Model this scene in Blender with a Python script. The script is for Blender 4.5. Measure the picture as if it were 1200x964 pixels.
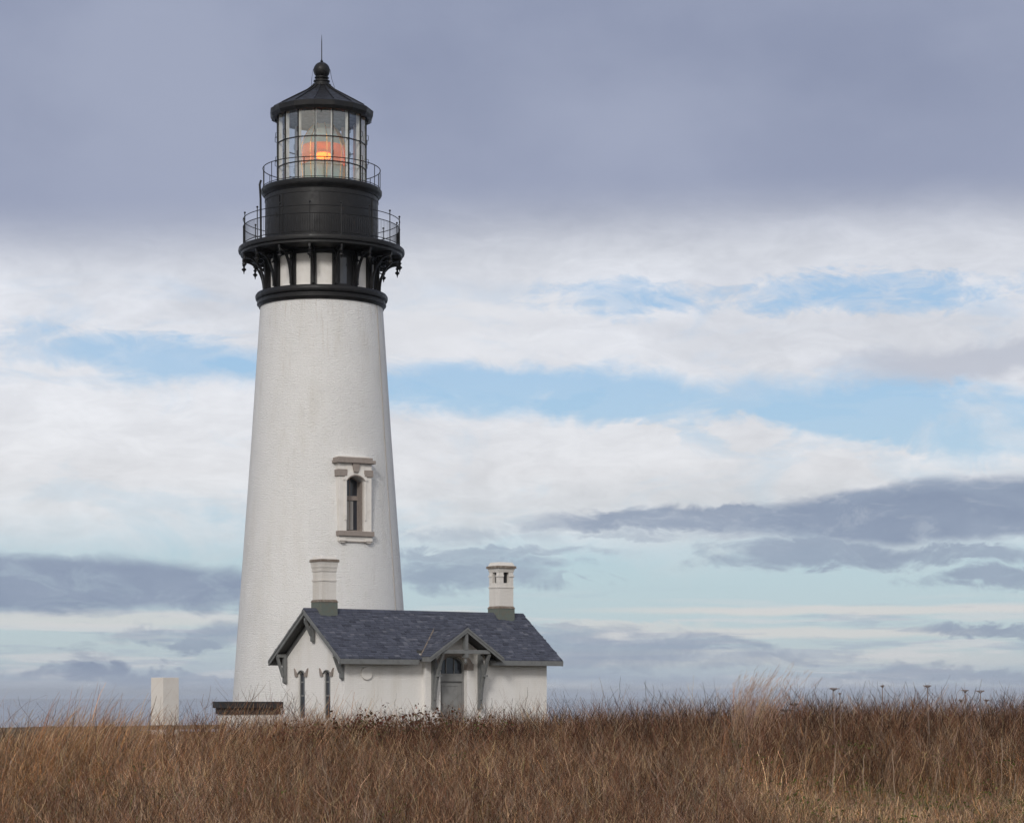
import bpy, bmesh, math, random
import numpy as np
from mathutils import Vector, Matrix
R = math.radians
PI = math.pi
for o in list(bpy.data.objects):
    bpy.data.objects.remove(o)
SC = bpy.context.scene
COL = SC.collection
random.seed(7)

# ------------------------------------------------------------------ camera
F = 2700.0 / 1200.0            # focal length in picture widths
EYE = 1.6
cam_d = bpy.data.cameras.new('camera')
cam = bpy.data.objects.new('camera', cam_d)
COL.objects.link(cam)
cam.location = (0, 0, EYE)
cam.rotation_euler = (R(90), 0, 0)
cam_d.sensor_width = 36.0
cam_d.lens = 36.0 * F
cam_d.shift_y = (815.0 - 482.0) / 1200.0
cam_d.clip_start = 0.5
cam_d.clip_end = 80000.0
SC.camera = cam

# ------------------------------------------------------------------ world, sun, exposure
SUN_EL, SUN_AZ = R(28), R(193)       # azimuth clockwise from +Y (camera looks +Y): behind the camera, to its left
SUN_S = 1.5
SC.view_settings.view_transform = 'Standard'
SC.view_settings.look = 'None'
SC.view_settings.exposure = 0.0
SC.view_settings.gamma = 1.0
SC.view_settings.use_curve_mapping = False
sd = bpy.data.lights.new('sun', 'SUN')
sd.energy = SUN_S
sd.angle = R(11)
sd.color = (1.0, 0.965, 0.92)
so = bpy.data.objects.new('sun', sd)
COL.objects.link(so)
sdir = Vector((math.sin(SUN_AZ) * math.cos(SUN_EL), math.cos(SUN_AZ) * math.cos(SUN_EL), math.sin(SUN_EL)))
so.rotation_euler = (-sdir).to_track_quat('-Z', 'Y').to_euler()


def lin(r, g, b):
    def f(c):
        c /= 255.0
        return c / 12.92 if c <= 0.04045 else ((c + 0.055) / 1.055) ** 2.4
    return (f(r), f(g), f(b), 1.0)


class NT:
    """small helper around a node tree"""
    def __init__(s, nt):
        s.nt = nt
        s.n = nt.nodes
        s.l = nt.links

    def put(s, sock, v):
        if isinstance(v, bpy.types.NodeSocket):
            s.l.new(v, sock)
        elif v is not None:
            sock.default_value = v

    def math(s, op, a, b=None, c=None, clamp=False):
        n = s.n.new('ShaderNodeMath'); n.operation = op; n.use_clamp = clamp
        s.put(n.inputs[0], a)
        if b is not None: s.put(n.inputs[1], b)
        if c is not None: s.put(n.inputs[2], c)
        return n.outputs[0]

    def vec(s, op, a, b=None, c=None):
        n = s.n.new('ShaderNodeVectorMath'); n.operation = op
        s.put(n.inputs[0], a)
        if b is not None: s.put(n.inputs[1], b)
        if c is not None: s.put(n.inputs[2], c)
        return n.outputs['Value'] if op in ('LENGTH', 'DOT_PRODUCT') else n.outputs[0]

    def ramp(s, v, a, b, c=0.0, d=1.0, smooth=True):
        n = s.n.new('ShaderNodeMapRange')
        n.interpolation_type = 'SMOOTHSTEP' if smooth else 'LINEAR'
        s.put(n.inputs['Value'], v)
        s.put(n.inputs['From Min'], a); s.put(n.inputs['From Max'], b)
        s.put(n.inputs['To Min'], c); s.put(n.inputs['To Max'], d)
        return n.outputs[0]

    def noise(s, v, scale, detail=4, rough=0.55, dist=0.0, color=False):
        n = s.n.new('ShaderNodeTexNoise')
        s.put(n.inputs['Vector'], v)
        n.inputs['Scale'].default_value = scale
        n.inputs['Detail'].default_value = detail
        n.inputs['Roughness'].default_value = rough
        n.inputs['Distortion'].default_value = dist
        return n.outputs['Color'] if color else n.outputs['Fac']

    def mix(s, f, a, b, blend='MIX'):
        n = s.n.new('ShaderNodeMix'); n.data_type = 'RGBA'; n.blend_type = blend
        s.put(n.inputs[0], f); s.put(n.inputs[6], a); s.put(n.inputs[7], b)
        return n.outputs[2]

    def comb(s, x, y, z=0.0):
        n = s.n.new('ShaderNodeCombineXYZ')
        s.put(n.inputs[0], x); s.put(n.inputs[1], y); s.put(n.inputs[2], z)
        return n.outputs[0]

    def cramp(s, v, stops):
        n = s.n.new('ShaderNodeValToRGB')
        el = n.color_ramp.elements
        while len(el) < len(stops): el.new(0.5)
        for e, (p, c) in zip(el, stops):
            e.position = p; e.color = c
        s.put(n.inputs[0], v)
        return n.outputs[0]


def build_world():
    w = bpy.data.worlds.new('World')
    SC.world = w
    w.use_nodes = True
    w.node_tree.nodes.clear()
    t = NT(w.node_tree)
    sky = t.n.new('ShaderNodeTexSky')
    sky.sky_type = 'NISHITA'; sky.sun_disc = False
    sky.sun_elevation = SUN_EL; sky.sun_rotation = SUN_AZ
    sky.altitude = 40; sky.air_density = 1.0; sky.dust_density = 1.5; sky.ozone_density = 1.2
    blue = t.vec('SCALE', sky.outputs[0]); blue.node.inputs['Scale'].default_value = 0.12
    tc = t.n.new('ShaderNodeTexCoord').outputs['Generated']
    d = t.vec('NORMALIZE', tc)
    sep = t.n.new('ShaderNodeSeparateXYZ'); t.put(sep.inputs[0], d)
    x, y, z = sep.outputs
    hyp = t.math('SQRT', t.math('ADD', t.math('MULTIPLY', x, x), t.math('MULTIPLY', y, y)))
    az = t.math('ARCTAN2', x, y)                       # 0 = north (+Y), grows to the east
    tel = t.math('DIVIDE', z, t.math('MAXIMUM', hyp, 0.02))    # tangent of the elevation
    # degrees-like chart of the sky: U to the east, V downward from the horizon
    U = t.math('MULTIPLY_ADD', az, 2700.0, 600.0)
    V = t.math('MULTIPLY_ADD', tel, -2700.0, 815.0)
    flat = t.vec('MULTIPLY', d, (1.0, 1.0, 2.8))
    n1 = t.noise(flat, 10.0, 8, 0.6, 0.4, True)
    n2 = t.noise(t.vec('ADD', t.vec('MULTIPLY', d, (1.0, 1.0, 1.9)), (4.1, 2.3, 1.7)), 30.0, 8, 0.66, 0.9, True)
    n3 = t.noise(t.vec('ADD', t.vec('MULTIPLY', d, (1.0, 1.0, 2.6)), (1.1, 7.3, 3.7)), 42.0, 8, 0.68, 0.8)
    w1 = t.vec('MULTIPLY', t.vec('SUBTRACT', n1, (0.5, 0.5, 0.5)), (220.0, 56.0, 0.0))
    w2 = t.vec('MULTIPLY', t.vec('SUBTRACT', n2, (0.5, 0.5, 0.5)), (150.0, 52.0, 0.0))
    P0 = t.comb(U, V)
    P = t.vec('ADD', P0, t.vec('ADD', w1, w2))          # ragged
    Pm = t.vec('ADD', P0, t.vec('ADD', t.vec('MULTIPLY', w1, (0.7, 0.7, 0.0)), t.vec('MULTIPLY', w2, (0.6, 0.35, 0.0))))
    Ps = t.vec('ADD', P0, t.vec('MULTIPLY', w1, (0.5, 0.35, 0.0)))   # soft edged
    sp = t.n.new('ShaderNodeSeparateXYZ'); t.put(sp.inputs[0], Ps)
    Vs = sp.outputs[1]
    sr = t.n.new('ShaderNodeSeparateXYZ'); t.put(sr.inputs[0], P)
    Vr = sr.outputs[1]

    def ell(cx, cy, rx, ry, soft=0.45, k=1.0, tilt=0.0, pos=None):
        p = pos or P
        if tilt:
            q = t.n.new('ShaderNodeSeparateXYZ'); t.put(q.inputs[0], p)
            yy = t.math('MULTIPLY_ADD', t.math('SUBTRACT', q.outputs[0], cx), -tilt, q.outputs[1])
            p = t.comb(q.outputs[0], yy)
        v = t.vec('MULTIPLY_ADD', p, (1.0 / rx, 1.0 / ry, 0.0), (-cx / rx, -cy / ry, 0.0))
        return t.ramp(t.vec('LENGTH', v), 1.0 + soft, 1.0 - soft, 0.0, k)

    def union(ms):
        r = ms[0]
        for m in ms[1:]:
            r = t.math('MAXIMUM', r, m)
        return r

    # clear air: physical sky, veiled by thin high haze towards the horizon
    vv = t.ramp(V, 0.0, 815.0, 0.0, 1.0, False)
    veil = t.cramp(vv, [(0.0, lin(140, 178, 222)), (0.52, lin(160, 196, 229)), (0.70, lin(174, 204, 226)),
                        (0.82, lin(184, 208, 219)), (0.93, lin(190, 207, 215)), (1.0, lin(176, 188, 206))])
    col = t.mix(0.86, blue, veil)
    # white altostratus with openings
    cover = t.math('MULTIPLY', t.ramp(Vr, 690.0, 600.0), 1.0)
    holes = union([
        ell(185, 421, 165, 27, 0.5, 0.92, 0.06), ell(735, 350, 120, 25, 0.5, 1.0), ell(1010, 345, 170, 22, 0.5, 1.1),
        ell(640, 462, 300, 33, 0.4, 1.0, 0.04), ell(1060, 500, 300, 50, 0.35, 1.0, 0.06), ell(270, 610, 60, 14, 0.6, 0.5),
        ell(-450, 460, 380, 30, 0.5, 0.8), ell(1750, 420, 330, 45, 0.5, 0.9), ell(1700, 560, 200, 20, 0.5, 0.6)])
    wisp = union([ell(880, 510, 60, 20, 0.5, 1.0, 0.2), ell(752, 508, 34, 16, 0.5, 0.95), ell(975, 535, 85, 17, 0.5, 0.9, 0.15)])
    n5 = t.noise(t.vec('ADD', t.vec('MULTIPLY', d, (1.0, 1.0, 2.2)), (9.1, 0.3, 5.7)), 16.0, 8, 0.62, 0.6)
    streak = t.ramp(n3, 0.40, 0.62, 0.0, 0.45)
    holes = t.math('SUBTRACT', holes, wisp, clamp=True)
    holes = t.math('SUBTRACT', holes, t.math('MULTIPLY', streak, t.ramp(V, 440.0, 380.0)), clamp=True)
    holes = t.math('SUBTRACT', holes, t.math('MULTIPLY', t.ramp(n5, 0.50, 0.70), 0.55), clamp=True)
    holes = t.math('MULTIPLY', holes, 0.92)
    white = t.math('SUBTRACT', cover, holes, clamp=True)
    thin = t.math('MULTIPLY', t.ramp(t.noise(flat, 12.0, 8, 0.62, 0.8), 0.50, 0.66), t.math('MULTIPLY', t.ramp(V, 320.0, 350.0), 0.30))
    white = t.math('SUBTRACT', white, thin, clamp=True)
    wcol = t.cramp(vv, [(0.0, lin(200, 203, 212)), (0.30, lin(203, 205, 212)), (0.40, lin(220, 222, 229)), (0.55, lin(227, 228, 233)),
                        (0.68, lin(224, 224, 227)), (0.80, lin(208, 214, 219)), (1.0, lin(205, 211, 216))])
    wtone = t.ramp(n1, 0.35, 0.68, -0.07, 0.09)
    wtone2 = t.ramp(n3, 0.3, 0.7, -0.035, 0.035)
    wcol = t.vec('ADD', wcol, t.comb(t.math('ADD', wtone, wtone2), t.math('ADD', wtone, wtone2), t.math('ADD', wtone, wtone2)))
    col = t.mix(t.math('MULTIPLY', white, 0.94), col, wcol)
    # soft greyish mauve shading inside the white deck
    sh = union([ell(1130, 428, 150, 26, 0.45, 0.85, -0.05), ell(620, 385, 120, 10, 0.8, 0.25)])
    col = t.mix(sh, col, lin(188, 193, 206))
    col = t.mix(t.math('MULTIPLY', ell(520, 375, 140, 45, 0.9, 0.6), white), col, lin(228, 229, 233))
    # thin cream streaks low down
    cr = union([ell(1000, 716, 280, 5, 0.5, 0.75, 0.0, Ps), ell(930, 742, 210, 6, 0.5, 0.7, 0.0, Ps), ell(720, 738, 90, 8, 0.6, 0.6),
                ell(80, 727, 260, 9, 0.5, 0.6, 0.0, Ps), ell(900, 770, 330, 9, 0.6, 0.45, 0.0, Ps), ell(530, 716, 30, 3, 0.6, 0.6, 0.0, Ps),
                ell(300, 803, 900, 7, 0.6, 0.4, 0.0, Ps)])
    col = t.mix(cr, col, lin(219, 216, 213))
    # far low layers drawn out into thin streaks by perspective
    ns1 = t.noise(t.vec('MULTIPLY', d, (1.0, 1.0, 15.0)), 11.0, 7, 0.6, 0.4)
    ns2 = t.noise(t.vec('ADD', t.vec('MULTIPLY', d, (1.0, 1.0, 13.0)), (3.3, 1.2, 8.1)), 13.0, 7, 0.62, 0.4)
    lowz = t.math('MULTIPLY', t.ramp(V, 680.0, 740.0), t.ramp(z, -0.001, 0.002))
    col = t.mix(t.math('MULTIPLY', lowz, t.ramp(ns1, 0.50, 0.60, 0.0, 0.6)), col, lin(215, 215, 217))
    col = t.mix(t.math('MULTIPLY', lowz, t.ramp(ns2, 0.52, 0.62, 0.0, 0.45)), col, lin(158, 171, 192))
    # slate coloured low stratus banks
    dk = union([
        ell(1150, 603, 330, 36, 0.22, 1.0, -0.03, Pm), ell(850, 606, 240, 17, 0.36, 0.9, -0.03), ell(960, 652, 110, 17, 0.36, 0.85), ell(1110, 655, 130, 10, 0.42, 0.8, 0.05),
        ell(1170, 684, 100, 12, 0.36, 0.85, 0.04), ell(1210, 740, 140, 9, 0.36, 0.85), ell(1140, 788, 200, 7, 0.42, 0.6),
        ell(60, 688, 300, 31, 0.25, 1.0, 0.01, Pm), ell(180, 707, 150, 12, 0.4, 0.8), ell(200, 745, 70, 7, 0.42, 0.4), ell(250, 741, 45, 13, 0.42, 0.6),
        ell(560, 672, 110, 18, 0.42, 0.75), ell(560, 651, 160, 7, 0.42, 0.6), ell(520, 630, 130, 7, 0.8, 0.35), ell(655, 686, 40, 4, 0.42, 0.5), ell(740, 630, 70, 5, 0.42, 0.45),
        ell(700, 762, 120, 22, 0.42, 0.72), ell(820, 757, 70, 8, 0.42, 0.7), ell(650, 745, 50, 9, 0.42, 0.5),
        ell(60, 797, 330, 12, 0.36, 0.42), ell(300, 792, 120, 9, 0.42, 0.5), ell(50, 782, 34, 8, 0.42, 0.75), ell(120, 778, 44, 12, 0.42, 0.95), ell(195, 784, 50, 11, 0.42, 0.8), ell(262, 790, 40, 8, 0.42, 0.6),
        ell(95, 760, 26, 5, 0.8, 0.5), ell(228, 748, 40, 10, 0.42, 0.75), ell(265, 736, 26, 7, 0.8, 0.6), ell(905, 768, 60, 6, 0.8, 0.6), ell(1010, 805, 120, 4, 0.42, 0.4), ell(640, 788, 90, 7, 0.8, 0.5), ell(760, 795, 120, 6, 0.8, 0.45), ell(860, 775, 50, 5, 0.8, 0.5),
        ell(-520, 640, 420, 30, 0.3, 0.9), ell(1850, 650, 380, 34, 0.3, 0.9)])
    dcol = t.mix(t.ramp(n1, 0.35, 0.65), lin(133, 147, 171), lin(153, 166, 186))
    dk = t.math('SUBTRACT', dk, t.math('MULTIPLY', t.ramp(n3, 0.50, 0.68), 0.20), clamp=True)
    col = t.mix(dk, col, dcol)
    # high slate deck overhead, lit from behind the viewer
    rise = t.math('MULTIPLY_ADD', t.ramp(U, -100.0, 700.0), -38.0, 288.0)
    dV = t.math('SUBTRACT', t.math('ADD', V, t.math('MULTIPLY', t.math('SUBTRACT', Vs, V), 0.8)), rise)
    topm = t.ramp(dV, 62.0, -46.0)
    tn = t.noise(t.vec('MULTIPLY', d, (1.0, 1.0, 1.6)), 5.5, 5, 0.5)
    tcol = t.mix(t.ramp(tn, 0.34, 0.66), lin(139, 148, 174), lin(158, 166, 189))
    tcol = t.mix(t.ramp(dV, -160.0, -20.0, 0.0, 0.4), tcol, lin(160, 168, 192))
    col = t.mix(t.math('MULTIPLY', topm, 0.97), col, tcol)
    # blue-grey sea haze along the horizon
    col = t.mix(t.ramp(V, 775.0, 815.0, 0.0, 0.45), col, lin(182, 193, 212))
    bank = t.math('SUBTRACT', 814.0, t.ramp(U, 450.0, 1000.0, 0.0, 9.0))
    col = t.mix(t.math('MULTIPLY', t.ramp(t.math('SUBTRACT', V, bank), -1.5, 1.5), 0.6), col, lin(170, 182, 206))
    # southern half of the sky (behind the viewer) is broken, brighter cloud round the veiled sun
    sv = t.vec('DOT_PRODUCT', d, (sdir.x, sdir.y, sdir.z))
    bright = t.math('MULTIPLY', t.ramp(y, 0.25, -0.45), t.ramp(z, -0.02, 0.1))
    bcol = t.mix(t.ramp(sv, 0.2, 1.0), lin(208, 212, 220), (1.15, 1.06, 0.95, 1))
    bcol = t.mix(t.math('MULTIPLY', t.ramp(t.noise(flat, 3.0, 6, 0.6), 0.42, 0.62), 0.35), bcol, lin(170, 190, 220))
    col = t.mix(t.math('MULTIPLY', bright, 0.9), col, bcol)
    bg = t.n.new('ShaderNodeBackground')
    t.put(bg.inputs['Color'], col)
    bg.inputs['Strength'].default_value = 1.0
    out = t.n.new('ShaderNodeOutputWorld')
    t.l.new(bg.outputs[0], out.inputs[0])
    w.cycles.sampling_method = 'MANUAL'
    w.cycles.sample_map_resolution = 512


build_world()


# ------------------------------------------------------------------ materials
def mat(name, color, rough=0.8, metal=0.0, spec=0.3, fn=None):
    m = bpy.data.materials.new(name)
    m.use_nodes = True
    t = NT(m.node_tree)
    b = t.n['Principled BSDF']
    b.inputs['Base Color'].default_value = (*color[:3], 1)
    b.inputs['Roughness'].default_value = rough
    b.inputs['Metallic'].default_value = metal
    b.inputs['Specular IOR Level'].default_value = spec
    if fn: fn(t, b)
    return m


def bump(t, b, h, strength=0.4, dist=0.02):
    n = t.n.new('ShaderNodeBump')
    n.inputs['Strength'].default_value = strength
    n.inputs['Distance'].default_value = dist
    t.put(n.inputs['Height'], h)
    t.l.new(n.outputs[0], b.inputs['Normal'])


def objco(t): return t.n.new('ShaderNodeTexCoord').outputs['Object']
def uvco(t): return t.n.new('ShaderNodeTexCoord').outputs['UV']


def brickwall(stain=0.5, bs=0.5, uv=True, bh=0.075, bl=0.24, runs=None):
    def fn(t, b):
        co = uvco(t) if uv else objco(t)
        oc = objco(t)
        wob = t.vec('MULTIPLY', t.vec('SUBTRACT', t.noise(oc, 3.0, 3, 0.5, 0, True), (0.5, 0.5, 0.5)), (0.05, 0.05, 0.05))
        br = t.n.new('ShaderNodeTexBrick')
        t.put(br.inputs['Vector'], t.vec('ADD', co, wob))
        br.inputs['Scale'].default_value = 1.0
        br.inputs['Brick Width'].default_value = bl
        br.inputs['Row Height'].default_value = bh
        br.inputs['Mortar Size'].default_value = 0.012
        br.inputs['Mortar Smooth'].default_value = 0.6
        br.inputs['Color1'].default_value = (0.85, 0.85, 0.85, 1)
        br.inputs['Color2'].default_value = (1, 1, 1, 1)
        br.inputs['Mortar'].default_value = (0.5, 0.5, 0.5, 1)
        nz = t.noise(oc, 24.0, 5, 0.65)
        nz2 = t.noise(t.vec('MULTIPLY', oc, (1, 1, 2.0)), 9.0, 4, 0.6)
        h = t.math('ADD', t.math('MULTIPLY', br.outputs['Color'], 0.35), t.math('ADD', t.math('MULTIPLY', nz, 1.5), t.math('MULTIPLY', nz2, 1.1)))
        bump(t, b, h, bs, 0.035)
        base = tuple(b.inputs['Base Color'].default_value)
        dirt = tuple(c * k for c, k in zip(base[:3], (0.80, 0.77, 0.71))) + (1,)
        big = t.noise(t.vec('MULTIPLY', oc, (1.3, 1.3, 0.25)), 1.1, 6, 0.62)
        c = t.mix(t.ramp(big, 0.45, 0.75, 0.0, stain), base, dirt)
        c = t.mix(t.math('MULTIPLY', t.ramp(nz, 0.55, 0.72), 0.16), c, (0.42, 0.40, 0.37, 1))
        streak = t.noise(t.vec('MULTIPLY', oc, (9, 9, 0.35)), 1.0, 3, 0.6)
        c = t.mix(t.ramp(streak, 0.60, 0.76, 0.0, 0.26 * stain / 0.5), c, (0.40, 0.36, 0.30, 1))
        if runs:
            q = t.n.new('ShaderNodeSeparateXYZ'); t.put(q.inputs[0], oc)
            rn = t.noise(t.vec('MULTIPLY', oc, (5.0, 5.0, 0.12)), 1.0, 5, 0.7)
            amt = t.math('MULTIPLY', t.ramp(rn, 0.54, 0.70, 0.0, 0.5), t.ramp(q.outputs[2], runs - 5.0, runs))
            c = t.mix(amt, c, (0.43, 0.33, 0.24, 1))
            pt = t.noise(oc, 0.55, 3, 0.5)
            c = t.mix(t.ramp(pt, 0.52, 0.56, 0.0, 0.10), c, (0.62, 0.62, 0.62, 1))
        c = t.mix(t.math('MULTIPLY', t.math('SUBTRACT', 1.0, br.outputs['Color']), 0.16), c, (0.35, 0.34, 0.32, 1))
        t.l.new(c, b.inputs['Base Color'])
    return fn


def worn(dark, amt=0.5, scale=4.0, bs=0.15, rv=0.15):
    def fn(t, b):
        oc = objco(t)
        base = tuple(b.inputs['Base Color'].default_value)
        n = t.noise(oc, scale, 6, 0.65)
        c = t.mix(t.ramp(n, 0.42, 0.72, 0.0, amt), base, (*dark, 1))
        t.l.new(c, b.inputs['Base Color'])
        r0 = b.inputs['Roughness'].default_value
        t.l.new(t.ramp(n, 0.3, 0.7, max(r0 - rv, 0.05), min(r0 + rv, 1)), b.inputs['Roughness'])
        bump(t, b, t.noise(oc, scale * 9, 4, 0.6), bs, 0.01)
    return fn


def iron(t, b):
    oc = objco(t)
    n = t.noise(oc, 5.0, 6, 0.65)
    c = t.mix(t.ramp(n, 0.42, 0.72, 0.0, 0.5), (0.009, 0.009, 0.010, 1), (0.026, 0.024, 0.024, 1))
    rust = t.noise(t.vec('MULTIPLY', oc, (6, 6, 1.2)), 1.4, 6, 0.7)
    c = t.mix(t.ramp(rust, 0.62, 0.74, 0.0, 0.5), c, (0.060, 0.030, 0.018, 1))
    salt = t.noise(t.vec('MULTIPLY', oc, (9, 9, 4)), 2.2, 5, 0.75)
    c = t.mix(t.ramp(salt, 0.67, 0.75, 0.0, 0.55), c, (0.20, 0.19, 0.18, 1))
    t.l.new(c, b.inputs['Base Color'])
    t.l.new(t.ramp(n, 0.3, 0.7, 0.34, 0.62), b.inputs['Roughness'])
    bump(t, b, t.noise(oc, 30.0, 4, 0.6), 0.2, 0.01)


M = {}
M['tower'] = mat('painted_brick', (0.81, 0.805, 0.795), 0.75, fn=brickwall(0.34, 1.0, runs=18.3))
M['wall'] = mat('painted_house_wall', (0.81, 0.79, 0.765), 0.75, fn=brickwall(0.45, 0.45))
M['chim'] = mat('painted_chimney', (0.70, 0.67, 0.63), 0.75, fn=brickwall(0.6, 0.45, uv=False))
M['white'] = mat('white_paint', (0.72, 0.69, 0.65), 0.6, fn=worn((0.5, 0.46, 0.41), 0.35, 3.0))
M['panelwhite'] = mat('white_panel', (0.76, 0.735, 0.70), 0.6, fn=worn((0.6, 0.56, 0.5), 0.3, 3.0))
M['black'] = mat('black_iron', (0.010, 0.010, 0.011), 0.45, spec=0.30, fn=iron)
M['stone'] = mat('grey_brown_stone', (0.29, 0.25, 0.225), 0.85, fn=worn((0.19, 0.16, 0.145), 0.5, 8.0, 0.3))
M['grey'] = mat('grey_trim_paint', (0.175, 0.18, 0.18), 0.55, fn=worn((0.09, 0.09, 0.088), 0.4, 5.0))
M['greyd'] = mat('grey_door_paint', (0.24, 0.24, 0.235), 0.6, fn=worn((0.16, 0.16, 0.16), 0.5, 4.0))
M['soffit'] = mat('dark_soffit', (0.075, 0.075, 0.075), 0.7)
M['copper'] = mat('green_flashing', (0.125, 0.145, 0.128), 0.8, fn=worn((0.15, 0.14, 0.115), 0.9, 7.0, 0.4))
M['cap'] = mat('lichen_stone', (0.16, 0.125, 0.10), 0.9, fn=worn((0.35, 0.32, 0.28), 0.7, 9.0, 0.4))
M['dark'] = mat('opening_shade', (0.02, 0.02, 0.022), 0.7)  # near-black colour standing for the shade inside openings
M['glassd'] = mat('window_glass', (0.03, 0.035, 0.045), 0.06, spec=0.6)
M['curtain'] = mat('curtain_cloth', (0.35, 0.34, 0.33), 0.9)
M['ceil'] = mat('lantern_ceiling', (0.88, 0.89, 0.85), 0.7)
M['brass'] = mat('brass', (0.80, 0.42, 0.12), 0.35, metal=0.9, fn=worn((0.45, 0.2, 0.06), 0.5, 6.0))
M['darkroof'] = mat('tar_roof', (0.022, 0.022, 0.024), 0.8, fn=worn((0.06, 0.055, 0.05), 0.5, 9.0, 0.3))
M['timber'] = mat('weathered_timber', (0.20, 0.165, 0.135), 0.85, fn=worn((0.10, 0.08, 0.065), 0.6, 6.0, 0.3))
M['pillar'] = mat('pillar_paint', (0.68, 0.645, 0.60), 0.75, fn=worn((0.55, 0.49, 0.43), 0.4, 2.2, 0.3))


def shingle_fn(t, b):
    a = t.n.new('ShaderNodeAttribute'); a.attribute_name = 'tone'
    oc = objco(t)
    n = t.noise(oc, 22.0, 4, 0.6)
    c = t.cramp(a.outputs['Fac'], [(0.0, (0.034, 0.038, 0.056, 1)), (0.45, (0.066, 0.073, 0.102, 1)), (0.8, (0.105, 0.112, 0.145, 1)), (1.0, (0.15, 0.155, 0.18, 1))])
    c = t.mix(t.ramp(n, 0.4, 0.7, 0.0, 0.35), c, (0.12, 0.12, 0.13, 1))
    t.l.new(c, b.inputs['Base Color'])
    bump(t, b, n, 0.3, 0.01)


M['shingle'] = mat('slate_shingle', (0.06, 0.065, 0.08), 0.75, fn=shingle_fn)


def thin_glass(name, tint, tr=0.88, rough=0.02, ior=1.5):
    m = bpy.data.materials.new(name); m.use_nodes = True
    t = NT(m.node_tree); t.n.clear()
    a = t.n.new('ShaderNodeBsdfTransparent'); a.inputs[0].default_value = (*tint, 1)
    g = t.n.new('ShaderNodeBsdfGlossy'); g.inputs['Roughness'].default_value = rough; g.inputs[0].default_value = (0.95, 1.0, 1.0, 1)
    f = t.n.new('ShaderNodeLayerWeight'); f.inputs[0].default_value = 0.5
    fac = t.math('MULTIPLY_ADD', t.math('POWER', f.outputs['Facing'], 4.0), 0.6, 1.0 - tr, clamp=True)
    mx = t.n.new('ShaderNodeMixShader')
    t.l.new(fac, mx.inputs[0]); t.l.new(a.outputs[0], mx.inputs[1]); t.l.new(g.outputs[0], mx.inputs[2])
    o = t.n.new('ShaderNodeOutputMaterial'); t.l.new(mx.outputs[0], o.inputs[0])
    return m


def lens_mat(name, tint, diff, k):
    m = bpy.data.materials.new(name); m.use_nodes = True
    t = NT(m.node_tree); t.n.clear()
    tr = t.n.new('ShaderNodeBsdfTransparent'); tr.inputs[0].default_value = (*tint, 1)
    gl = t.n.new('ShaderNodeBsdfGlossy'); gl.inputs['Roughness'].default_value = 0.08; gl.inputs[0].default_value = (0.9, 1, 0.97, 1)
    tl = t.n.new('ShaderNodeBsdfTranslucent'); tl.inputs[0].default_value = (*diff, 1)
    df = t.n.new('ShaderNodeBsdfDiffuse'); df.inputs[0].default_value = (*diff, 1)
    f = t.n.new('ShaderNodeLayerWeight'); f.inputs[0].default_value = 0.5
    ma = t.n.new('ShaderNodeMixShader'); ma.inputs[0].default_value = 0.5
    t.l.new(tl.outputs[0], ma.inputs[1]); t.l.new(df.outputs[0], ma.inputs[2])
    mb = t.n.new('ShaderNodeMixShader'); mb.inputs[0].default_value = k
    t.l.new(tr.outputs[0], mb.inputs[1]); t.l.new(ma.outputs[0], mb.inputs[2])
    mc = t.n.new('ShaderNodeMixShader')
    t.l.new(t.math('MULTIPLY_ADD', t.math('POWER', f.outputs['Facing'], 3.0), 0.5, 0.14, clamp=True), mc.inputs[0])
    t.l.new(mb.outputs[0], mc.inputs[1]); t.l.new(gl.outputs[0], mc.inputs[2])
    o = t.n.new('ShaderNodeOutputMaterial'); t.l.new(mc.outputs[0], o.inputs[0])
    return m


M['pane'] = thin_glass('lantern_glass', (0.95, 0.98, 0.97), 0.84)
M['prism'] = lens_mat('prism_glass', (0.82, 0.94, 0.89), (0.62, 0.77, 0.69), 0.6)
M['sunset_tint'] = lens_mat('sunset_tinted_glass', (1.0, 0.66, 0.36), (0.85, 0.40, 0.12), 0.6)  # orange of refracted sunset light put into the glass colour


def emis(name, c, s):
    m = bpy.data.materials.new(name); m.use_nodes = True
    t = NT(m.node_tree); t.n.clear()
    e = t.n.new('ShaderNodeEmission'); e.inputs[0].default_value = (*c, 1); e.inputs[1].default_value = s
    o = t.n.new('ShaderNodeOutputMaterial'); t.l.new(e.outputs[0], o.inputs[0])
    return m


M['inner_glow'] = emis('refracted_sunset_glow', (1.0, 0.30, 0.025), 8.0)  # emission standing in for sunset light refracted by the lens


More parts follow.
